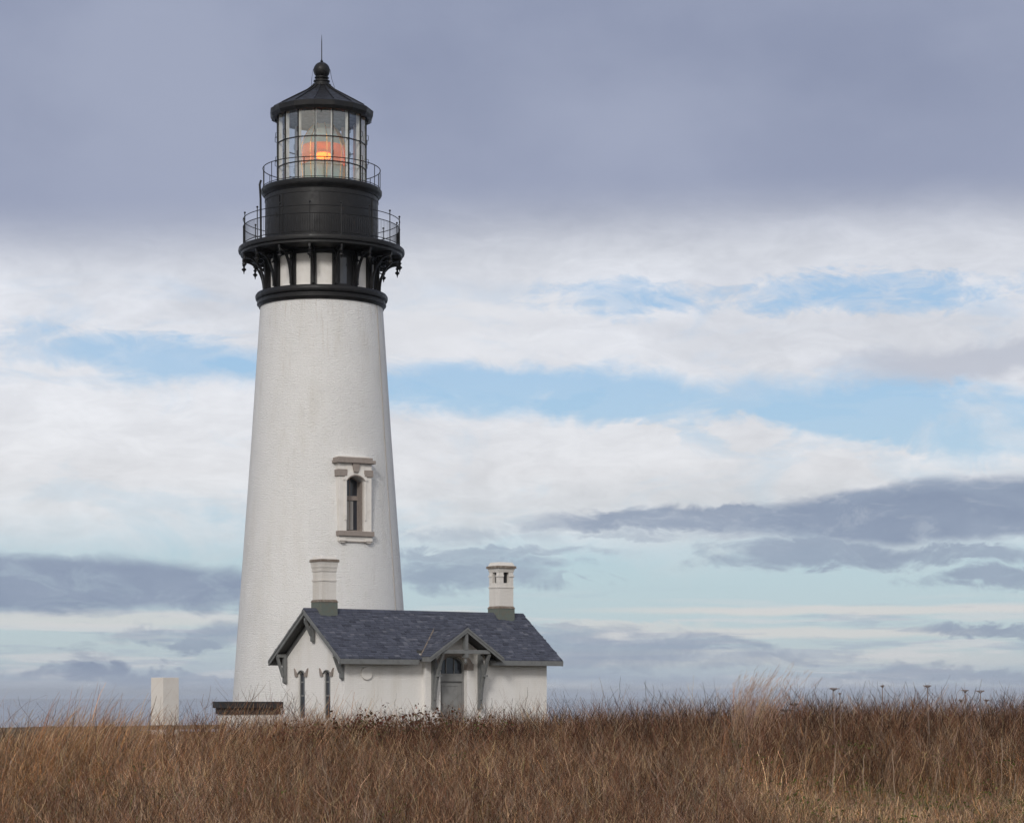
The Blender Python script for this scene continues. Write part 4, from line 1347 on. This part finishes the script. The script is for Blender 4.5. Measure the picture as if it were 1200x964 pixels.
def veg_mat(name, trans=0.25, rough=0.8):
    m = bpy.data.materials.new(name); m.use_nodes = True
    t = NT(m.node_tree); t.n.clear()
    a = t.n.new('ShaderNodeAttribute'); a.attribute_name = 'Col'
    d = t.n.new('ShaderNodeBsdfDiffuse'); tl = t.n.new('ShaderNodeBsdfTranslucent')
    t.l.new(a.outputs['Color'], d.inputs[0]); t.l.new(a.outputs['Color'], tl.inputs[0])
    mx = t.n.new('ShaderNodeMixShader'); mx.inputs[0].default_value = trans
    t.l.new(d.outputs[0], mx.inputs[1]); t.l.new(tl.outputs[0], mx.inputs[2])
    o = t.n.new('ShaderNodeOutputMaterial'); t.l.new(mx.outputs[0], o.inputs[0])
    return m


M['veg'] = veg_mat('dry_stems', 0.2)
M['leaf'] = veg_mat('leaves', 0.3)


def np_mesh(name, V, Q, C, m, parent=None):
    """V (n,3), Q (m,4) quads, C (n,3)"""
    me = bpy.data.meshes.new(name)
    me.vertices.add(len(V)); me.vertices.foreach_set('co', V.astype(np.float32).ravel())
    me.loops.add(Q.size); me.loops.foreach_set('vertex_index', Q.astype(np.int32).ravel())
    me.polygons.add(len(Q)); me.polygons.foreach_set('loop_start', np.arange(0, Q.size, 4, dtype=np.int32))
    me.update(calc_edges=True)
    at = me.attributes.new('Col', 'FLOAT_COLOR', 'POINT')
    cc = np.ones((len(V), 4), dtype=np.float32); cc[:, :3] = C
    at.data.foreach_set('color', cc.ravel())
    me.materials.append(m)
    o = bpy.data.objects.new(name, me); COL.objects.link(o)
    if parent: o.parent = parent
    return o


def ribbons(P, w, C):
    """P (N,K,3) polylines, w (N,K) widths, C (N,3) colours -> V, Q, C of crossed-free ribbons"""
    N, K, _ = P.shape
    a = RS.uniform(0, PI, N)
    side = np.stack([np.cos(a), np.sin(a) * 0.5, RS.uniform(-.1, .1, N)], -1)[:, None, :]
    A = P - side * w[..., None] / 2; B = P + side * w[..., None] / 2
    V = np.stack([A, B], 2).reshape(-1, 3)
    base = (np.arange(N) * K * 2)[:, None] + (np.arange(K - 1) * 2)[None, :]
    Q = np.stack([base, base + 1, base + 3, base + 2], -1).reshape(-1, 4)
    CC = np.repeat(C, K * 2, axis=0)
    return V, Q, CC


def join(parts):
    V, Q, C = [], [], []; off = 0
    for v, q, c in parts:
        V.append(v); Q.append(q + off); C.append(c); off += len(v)
    return np.concatenate(V), np.concatenate(Q), np.concatenate(C)


def blades(x, y, h, lean, K=5, w0=0.006, jitter=0.0, base=None):
    """curved blades rooted on the ground; lean (N,2) horizontal tip offset as fraction of height"""
    N = len(x); t = np.linspace(0, 1, K)[None, :]
    z0 = gz(x, y) - 0.03 if base is None else base
    P = np.zeros((N, K, 3))
    bend = RS.uniform(1.4, 2.6, N)[:, None]
    P[..., 0] = x[:, None] + (lean[:, 0] * h)[:, None] * t ** bend
    P[..., 1] = y[:, None] + (lean[:, 1] * h)[:, None] * t ** bend
    droop = 1 - 0.35 * np.clip(np.abs(lean).sum(1), 0, 1.2)[:, None] * t ** 3
    P[..., 2] = z0[:, None] + h[:, None] * t * droop
    if jitter: P[:, 1:, :2] += RS.normal(0, jitter, (N, K - 1, 2)) * h[:, None, None]
    w = w0 * (1 - 0.75 * t) * RS.uniform(0.6, 1.5, N)[:, None]
    return P, w


def fbm2(x, y, s, seed=0):
    r = np.random.RandomState(seed); o = np.zeros_like(x)
    for k in range(5):
        a = r.uniform(0, 2 * PI); f = s * 1.9 ** k
        ca, sa_ = math.cos(a), math.sin(a)
        o += 0.6 ** k * np.sin((x * ca + y * sa_) * f + r.uniform(0, 6)) * np.sin((-x * sa_ + y * ca) * f * 0.8 + r.uniform(0, 6))
    return o


TAN = np.array([0.52, 0.35, 0.205]); RED = np.array([0.180, 0.092, 0.056]); GRY = np.array([0.31, 0.23, 0.17])
DRK = np.array([0.050, 0.031, 0.023]); ORG = np.array([0.37, 0.175, 0.070]); GRN = np.array([0.09, 0.105, 0.03])


def pick(N, weights, cols, var=0.45):
    w = np.array(weights, float)
    if w.ndim == 1: w = np.tile(w, (N, 1))
    w = w / w.sum(1, keepdims=True); u = RS.rand(N)[:, None]
    i = (u > np.cumsum(w, 1)).sum(1).clip(0, len(cols) - 1)
    c = np.array(cols)[i]
    return c * np.exp(RS.normal(0, var, N))[:, None] * np.exp(RS.normal(0, 0.05, (N, 3)))


def field(n, y0, y1, k=0.235, m=5.0):
    """positions spread over the wedge the lens could see, denser far away"""
    y = y0 + (y1 - y0) * RS.rand(n)
    x = RS.uniform(-1, 1, n) * (k * y + m)
    return x, y


def thick_h(x, y):
    """height of the standing vegetation"""
    h = np.interp(x, [-14, -10.9, -10.3, -8.6, -7.9, -7.0, -6.0, -4.5, -2, 1, 4, 12], [0.84, 0.86, 1.14, 1.10, 0.88, 0.90, 1.06, 1.06, 1.0, 1.02, 1.08, 1.06])
    right = np.clip((x - 2.6) / 2.5, 0, 1)
    near = np.clip((y - 41.0 - 0.5 * np.sin(x * 1.3)) / 1.3, 0, 1)             # open grassy strip in front of the thicket
    h = h * (1 - right * (1 - near) * 0.68)
    h = h * (1 - 0.22 * np.clip((42 - y) / 12, 0, 1) * (1 - right))
    return h * (1 + 0.10 * fbm2(x, y, 1.1, 4)) * np.clip((64 - y) / 8, 0.35, 1)


parts = []
# 1. fine dead grass everywhere
x, y = field(320000, 25.5, 60)
keep = RS.rand(len(x)) < np.clip(0.75 + 0.55 * fbm2(x, y, 4.0, 55), 0.12, 1.0); x, y = x[keep], y[keep]
H = thick_h(x, y) * np.clip(RS.normal(0.80, 0.19, len(x)), 0.3, 1.25)
g = fbm2(x, y, 0.55, 9)
left = np.clip((-x - 3.5) / 4, 0, 1); right = np.clip((x - 2) / 3, 0, 1)
lean = np.stack([RS.normal(0.06, 0.26, len(x)) * np.where(RS.rand(len(x)) < 0.2, 2.2, 1.0) + 0.22 * left + 0.18 * fbm2(x, y, 0.8, 21), RS.normal(0, 0.25, len(x))], -1)
H = H * (1 + 0.13 * fbm2(x, y, 5.0, 66))
P, w = blades(x, y, H, lean, 5, 0.0052, 0.012)
w = w * np.where(RS.rand(len(x)) < 0.06, 2.3, 1.0)[:, None]
W = np.stack([0.30 + 0.25 * np.clip(g, 0, 1), 0.26 + 0.2 * right + 0.1 * np.clip(-g, 0, 1), 0.20 + 0 * g, 0.16 + 0.08 * right, 0.16 + 0.55 * left, 0.02 + 0.35 * (fbm2(x, y, 1.2, 91) > 0.62)], -1)
strip = (right > 0.4) & (y < 41)
nearm = np.clip((43 - y) / 5, 0, 1) * (1 - np.clip((x - 3) / 1.5, 0, 1))
W[:, 0] *= 1 - 0.6 * nearm; W[:, 4] *= 1 - 0.65 * nearm; W[:, 3] += 0.22 * nearm; W[:, 2] += 0.12 * nearm
W[strip] = [0.55, 0.08, 0.25, 0.05, 0.1, 0.06]
patch = np.exp(0.46 * fbm2(x, y, 0.9, 77) + 0.40 * fbm2(x, y, 6.0, 78))[:, None]
parts.append(ribbons(P, w, pick(len(x), W, [TAN, RED, GRY, DRK, ORG, GRN]) * patch))
# 2. low tangled thatch so that nothing shows the bare soil
x, y = field(90000, 26, 60)
H = RS.uniform(0.18, 0.5, len(x))
P, w = blades(x, y, H, RS.normal(0, 0.9, (len(x), 2)), 4, 0.008)
parts.append(ribbons(P, w, pick(len(x), [0.2, 0.25, 0.2, 0.3, 0.1, 0.16], [TAN, RED, GRY, DRK, ORG, GRN])))
# broken stems and tips lying across the rest at every angle
x, y = field(180000, 26, 58)
N = len(x); L = RS.uniform(0.08, 0.34, N); a = RS.uniform(0, 2 * PI, N); e = RS.uniform(-0.5, 1.3, N)
dv = np.stack([np.cos(a) * np.cos(e), np.sin(a) * np.cos(e), np.sin(e)], -1)
zt_ = gz(x, y) + thick_h(x, y) * RS.uniform(0.35, 0.98, N) - 0.10
P = np.stack([x, y, zt_], -1)[:, None, :] + dv[:, None, :] * (np.linspace(0, 1, 4)[None, :] * L[:, None])[..., None]
P[:, 1:] += RS.normal(0, 0.012, (N, 3, 3))
g2 = np.clip((41 - y) / 6, 0, 1)
Wt = np.stack([0.22 - 0.1 * g2, 0.30 + 0 * g2, 0.16 + 0.1 * g2, 0.20 + 0.1 * g2, 0.20 - 0.1 * g2, 0.04 + 0.04 * g2], -1)
parts.append(ribbons(P, np.tile(0.0048 * np.array([1, .9, .7, .4]), (N, 1)), pick(N, Wt, [TAN, RED, GRY, DRK, ORG, GRN]) * np.exp(0.3 * fbm2(x, y, 1.5, 78))[:, None]))
V, Q, C = join(parts)
o = np_mesh('dry_grass', V, Q, C, M['veg'])
tag(o, 'dense tan and brown dead grass covering the whole foreground', 'dry grass', kind='stuff')

# 3. twiggy bare stems, branching
def twigs(n, y0, y1, dens=None, hscale=1.0, w0=0.009, cols=(RED, DRK, GRY, TAN), wt=(0.45, 0.3, 0.15, 0.1), tall=None):
    x, y = field(n * (30 if n < 1000 else 2), y0, y1)
    if dens is not None:
        k = RS.rand(len(x)) < dens(x, y); x, y = x[k][:n], y[k][:n]
    N = len(x); K = 7
    H = thick_h(x, y) * hscale * np.clip(RS.normal(0.92, 0.17, N), 0.45, 1.35) + 0.05
    if tall is not None: H = H * tall(x, y)
    t = np.linspace(0, 1, K)
    P = np.zeros((N, K, 3))
    step = RS.normal(0, 0.045, (N, K, 2)); step[:, 0] = 0
    dr_ = RS.normal(0.0, 0.17, (N, 1, 2)) / K
    P[..., :2] = np.stack([x, y], -1)[:, None, :] + np.cumsum((step + dr_) * H[:, None, None], 1)
    P[..., 2] = (gz(x, y) - 0.03)[:, None] + H[:, None] * t[None, :]
    w = (w0 * RS.uniform(0.7, 1.4, N))[:, None] * (1 - 0.65 * t)[None, :]
    C = pick(N, wt, list(cols), 0.25)
    out = [ribbons(P, w, C)]
    for _ in range(6):
        k0 = RS.randint(2, 6, N); f = RS.rand(N)
        S = P[np.arange(N), k0] * (1 - f[:, None]) + P[np.arange(N), k0 + 1] * f[:, None]
        a = RS.uniform(0, 2 * PI, N); l = H * RS.uniform(0.10, 0.34, N)
        kb = 4; tb_ = np.linspace(0, 1, kb)
        B = np.zeros((N, kb, 3))
        sp = RS.uniform(0.35, 1.15, N)
        B[..., 0] = S[:, None, 0] + (np.cos(a) * l * sp)[:, None] * tb_ ** 0.8
        B[..., 1] = S[:, None, 1] + (np.sin(a) * l * sp)[:, None] * tb_ ** 0.8
        B[..., 2] = S[:, None, 2] + (l * 0.9)[:, None] * tb_ ** 1.25
        B[:, 1:] += RS.normal(0, 0.012, (N, kb - 1, 3))
        out.append(ribbons(B, np.tile(w0 * 0.62 * (1 - 0.5 * tb_), (N, 1)), C))
    return out


def dens(x, y):
    return np.clip(0.35 + 0.08 * (x + 6), 0.10, 1.0) * np.where((x > 3.6) & (y < 41.5), 0.04, 1.0)


pt = twigs(32000, 27, 57, dens)
pt += twigs(6400, 43.5, 52, lambda x, y: np.clip(0.22 + 0.12 * (x + 4), 0.1, 1), 1.04, 0.016, wt=(0.35, 0.55, 0.08, 0.02), tall=lambda x, y: 1.0 + 0.10 * np.clip(x / 4, 0, 1))
pt += twigs(190, 46, 51, lambda x, y: (x > -7.4) & (x < -4.2), 1.0, 0.014, wt=(0.75, 0.25, 0.0, 0.0), tall=lambda x, y: 1.32 + 0 * x)
V, Q, C = join(pt)
o = np_mesh('bare_twig_thicket', V, Q, C, M['veg'])
tag(o, 'tangle of bare reddish brown twiggy stems rising through the dead grass', 'thicket', kind='stuff')

# 4. seed heads leaning over the top of the grass on the left
x, y = field(19000, 44, 57); k = (x < -3.0) & ((x > -10.6) | (RS.rand(19000) < 0.15)); x, y = x[k][:6200], y[k][:6200]
H = thick_h(x, y) * np.clip(RS.normal(1.18, 0.20, len(x)), 0.9, 1.8) * (1 + 0.22 * np.clip(fbm2(x, y, 1.6, 31), -0.5, 1) + 0.16 * np.clip((-x - 7) / 3, 0, 1))
P, w = blades(x, y, H, np.stack([RS.normal(0.30, 0.12, len(x)), RS.normal(0, 0.1, len(x))], -1), 7, 0.006)
w[:, 4:] *= RS.uniform(1.5, 3.2, len(x))[:, None]
V, Q, C = ribbons(P, w, pick(len(x), [0.4, 0.2, 0.2, 0.0, 0.3], [TAN, RED, GRY, DRK, ORG], 0.2))
o = np_mesh('seeding_grass', V, Q, C, M['veg'])
tag(o, 'taller tan seed heads leaning right above the grass at left', 'seeding grass', kind='stuff')

# 5. low green leaves down among the stems
def leaf_quads(Pc, size, C):
    N = len(Pc); a = RS.normal(0, 1, (N, 3)); a /= np.linalg.norm(a, axis=1)[:, None]
    b_ = np.cross(a, RS.normal(0, 1, (N, 3))); b_ /= np.linalg.norm(b_, axis=1)[:, None]
    s = size[:, None]
    V = np.stack([Pc - a * s, Pc + b_ * s * 0.55, Pc + a * s, Pc - b_ * s * 0.55], 1).reshape(-1, 3)
    return V, np.arange(N * 4).reshape(-1, 4), np.repeat(C, 4, axis=0)


cx_, cy_ = field(900, 28, 44)
k = (cx_ > 4) | (RS.rand(900) < 0.35); cx_, cy_ = cx_[k], cy_[k]
PP = []
for a, b_ in zip(cx_, cy_):
    m_ = RS.randint(6, 26); q = np.stack([a + RS.normal(0, 0.16, m_), b_ + RS.normal(0, 0.16, m_)], -1)
    hh_ = float(thick_h(np.array([a]), np.array([b_]))[0])
    up_ = RS.uniform(0.15, 0.8) if a < 3 or b_ > 41 else 0.6
    PP.append(np.concatenate([q, (gz(q[:, 0], q[:, 1]) + hh_ * up_ + RS.normal(0, 0.05, m_))[:, None]], 1))
PP = np.concatenate(PP)
V, Q, C = leaf_quads(PP, RS.uniform(0.015, 0.038, len(PP)), pick(len(PP), [1, 0.6], [np.array([0.11, 0.135, 0.035]), np.array([0.085, 0.10, 0.035])], 0.25))
o = np_mesh('green_undergrowth', V, Q, C, M['leaf'])
tag(o, 'small patches of fresh green leaves low among the dead stems', 'undergrowth', kind='stuff')

# 6. leafy bramble bushes in front of the house
BR = [(-4.35, 46.6, 0.6, 1.50, 'leafy bramble below the narrow gable windows of the house'),
      (-3.25, 47.2, 0.8, 1.62, 'dark leafed bramble under the white wall below the round medallion'),
      (-2.35, 46.8, 0.75, 1.78, 'tallest dark leafed bramble, left of the porch and its bracket'),
      (-1.35, 47.3, 0.65, 1.62, 'ragged brown leafed bramble in front of the grey door'),
      (-0.30, 47.0, 0.55, 1.50, 'thin sparse bramble right of the door, below the plain white wall')]
for bx, by, br2, bh, lab in BR:
    r = empty('bramble', (bx, by, float(gz(bx, by))))
    tag(r, lab, 'bramble', 'brambles in front of the house')
    n = int(115 * br2 / 0.6); K = 7; t = np.linspace(0, 1, K)
    a = RS.uniform(0, 2 * PI, n); rad = br2 * np.sqrt(RS.rand(n))
    hh_ = bh * RS.uniform(0.68, 1.06, n) * (1 - 0.25 * (rad / br2) ** 2)
    P = np.zeros((n, K, 3))
    P[..., 0] = (np.cos(a) * rad * 0.5)[:, None] + (np.cos(a) * rad * 0.9)[:, None] * t ** 1.8 + np.cumsum(RS.normal(0, 0.012, (n, K)), 1)
    P[..., 1] = (np.sin(a) * rad * 0.5)[:, None] + (np.sin(a) * rad * 0.9)[:, None] * t ** 1.8
    P[..., 2] = hh_[:, None] * (t - 0.12 * t ** 4)
    np_mesh('canes', *ribbons(P, np.tile(0.010 * (1 - 0.6 * t), (n, 1)), pick(n, [0.6, 0.4], [RED, DRK], 0.2)), M['veg'], r)
    NL = n * 9; idx = RS.randint(3, K, NL); who = RS.randint(0, n, NL)
    Pc = P[who, idx] + RS.normal(0, 0.05, (NL, 3))
    np_mesh('foliage', *leaf_quads(Pc, RS.uniform(0.020, 0.052, NL), pick(NL, [0.4, 0.4, 0.12], [np.array([0.135, 0.060, 0.042]), np.array([0.095, 0.058, 0.036]), np.array([0.10, 0.105, 0.045])], 0.3)), M['leaf'], r)

# 7. feathery grass tuft against the sky
fx, fy_ = (872 - 600) / 2700 * 44.4, 44.4
r = empty('feathery_grass_tuft', (fx, fy_, float(gz(fx, fy_))))
tag(r, 'tall feathery pale tan grass tuft bending right above the thicket', 'grass tuft')
n = 150; K = 8; t = np.linspace(0, 1, K)
x0 = RS.normal(0, 0.11, n); y0 = RS.normal(0, 0.12, n); hh_ = RS.uniform(1.75, 2.5, n) * (1 - 0.22 * np.abs(RS.normal(0, 0.4, n)))
P = np.zeros((n, K, 3))
P[..., 0] = x0[:, None] + (RS.normal(0.10, 0.16, n) * hh_)[:, None] * t + (RS.uniform(0.02, 0.16, n) * hh_)[:, None] * t ** 4
P[..., 1] = y0[:, None] + (RS.normal(0, 0.1, n) * hh_)[:, None] * t
P[..., 2] = hh_[:, None] * t * (1 - 0.04 * t ** 6)
cc = pick(n, [0.5, 0.3, 0.2], [np.array([0.46, 0.31, 0.23]), np.array([0.34, 0.215, 0.155]), TAN], 0.15)
sto = np_mesh('stalk', *ribbons(P, np.tile(0.005 * (1 - 0.3 * t), (n, 1)), cc), M['veg'], r)
pl = []
for k in range(14):
    S = P[np.arange(n), RS.randint(5, K - 1, n)] ; S = S + (P[:, -1] - S) * RS.rand(n)[:, None]
    d = np.stack([RS.uniform(0.02, 0.10, n), RS.normal(0, 0.02, n), RS.uniform(0.03, 0.11, n)], -1)
    B = S[:, None, :] + d[:, None, :] * np.linspace(0, 1, 3)[None, :, None]
    pl.append(ribbons(B, np.tile(np.array([[0.003, 0.004, 0.002]]), (n, 1)), cc))
np_mesh('plume', *join(pl), M['veg'], r)


# 8. dead cow parsnip stalks with flat heads
def umbel_plant(px, py, D, lab, heads=1, spread=0.085, lean=0.0, tone=(0.20, 0.15, 0.12), thick=0.014):
    x = (px - 600) / 2700 * D; zt2 = EYE + (815 - py) / 2700 * D; g_ = float(gz(x, D)); h = zt2 - g_
    rnd = random.Random(int(px * 7))
    r = empty('dead_umbel_stalk', (x, D, g_))
    tag(r, lab, 'dead flower stalk', 'dead flower stalks with flat heads')
    m = mat('umbel_stem', tone, 0.9, fn=worn(tuple(c * 0.5 for c in tone), 0.6, 14.0, 0.3))
    pts = [(lean * h * (k / 6 - 1) + rnd.uniform(-.012, .012), rnd.uniform(-.012, .012), h * k / 6) for k in range(6)] + [(0, 0, h - 0.05)]
    MB().tube(pts, [thick * (1 - 0.45 * k / 6) * (1.25 if k in (2, 4) else 1) for k in range(7)], 6).build('stem', m, r)
    hs = [((0, 0, h - 0.05), spread)]
    sb = MB()
    for q in range(heads - 1):
        z0 = h * rnd.uniform(0.75, 0.88); a = rnd.uniform(0, 2 * PI); l = rnd.uniform(0.10, 0.2)
        e = (math.cos(a) * l, math.sin(a) * l * 0.6, z0 + l * 1.1)
        sb.tube([(0, 0, z0), (e[0] * 0.6, e[1] * 0.6, z0 + l * 0.4), e], 0.006, 5); hs.append((e, spread * 0.6))
    if heads > 1: sb.build('side_stem', m, r)
    for (c, s_) in hs:
        u = MB()
        for k in range(18):
            a = 2 * PI * k / 18 + rnd.uniform(-.1, .1); q = s_ * rnd.uniform(0.35, 1.0)
            e = (c[0] + math.cos(a) * q, c[1] + math.sin(a) * q, c[2] + 0.05 + rnd.uniform(-.006, .006) - 0.012 * (q / s_))
            u.tube([c, (c[0] + (e[0] - c[0]) * 0.7, c[1] + (e[1] - c[1]) * 0.7, c[2] + 0.035), e], 0.0028, 4)
            for _ in range(5):
                f = (e[0] + rnd.uniform(-.016, .016), e[1] + rnd.uniform(-.016, .016), e[2] + rnd.uniform(0, .010))
                u.box(f[0] - .004, f[0] + .004, f[1] - .004, f[1] + .004, f[2] - .003, f[2] + .004)
        u.build('flower_head', m, r)


UM = [(977, 806, 44.0, 'flat headed dead stalk just right of the feathery tuft, head wide open', 1, 0.10),
      (984, 812, 44.3, 'bare topped dead stalk leaning against its flat headed neighbour', 1, 0.02),
      (1034, 803, 45.0, 'slim dead stalk with a tiny head, left of the tallest flat head', 1, 0.035),
      (1087, 803, 44.0, 'tallest flat headed dead stalk, standing straight by itself against the sky', 1, 0.085),
      (1131, 808.5, 44.6, 'pale pinkish flat headed dead stalk, left one of the close pair at right', 2, 0.085),
      (1149, 809, 44.2, 'thick flat headed dead stalk with a small side head, right one of the pair', 2, 0.085),
      (931, 824, 44.8, 'short dark dead stalk with a wide head between tuft and tall stalks', 1, 0.11),
      (921, 831, 44.1, 'shortest dark flat head, low beside the feathery tuft', 1, 0.13),
      (836, 834, 45.0, 'low dark flat head left of the feathery tuft', 2, 0.10)]
for a in UM:
    umbel_plant(a[0], a[1], a[2], a[3], a[4], a[5], lean=random.uniform(-0.04, 0.04), tone=(0.10, 0.07, 0.055) if a[1] > 820 else (0.23, 0.17, 0.14))
PALE = [(1012, 882, 'pale bare stalk at the thicket foot, left of the brown flat head'), (1049, 876, 'pale bare stalk standing below a brown flat head at the thicket foot'),
        (974, 868, 'thin pale bare stalk left in front of the thicket'), (1173, 862, 'thick tan bare stalk near the right edge of the picture'),
        (1187, 905, 'short broken bleached stalk at the far right'), (869, 886, 'pale stalk rising below the feathery tuft'),
        (1090, 900, 'leaning pale stalk in front of the middle of the thicket')]
for i, (px, py, lab) in enumerate(PALE):
    D = 41.3 - 0.25 * (i % 3)
    x = (px - 600) / 2700 * D; g_ = float(gz(x, D)); h = EYE + (815 - py) / 2700 * D - g_
    rnd = random.Random(i + 50)
    ln = rnd.uniform(-0.10, 0.10) if i != 6 else 0.25
    m = M['dry'] if 'dry' in M else mat('bleached_stalk', (0.31, 0.225, 0.16), 0.9, fn=worn((0.14, 0.09, 0.06), 0.8, 16.0, 0.3)); M['dry'] = m
    pts = [(ln * h * k / 7 + rnd.uniform(-.014, .014), rnd.uniform(-.02, .02), h * k / 7 - 0.02) for k in range(8)]
    o = MB().tube(pts, [0.013 * (1 - 0.35 * k / 7) for k in range(8)], 6).build('dead_bare_stalk', m, None, loc=(x, D, g_))
    tag(o, lab, 'dead stalk', 'bleached bare stalks in front of the thicket')

# ------------------------------------------------------------------ cycles settings
SC.render.engine = 'CYCLES'
SC.cycles.use_denoising = True
SC.cycles.max_bounces = 6
SC.cycles.transparent_max_bounces = 24
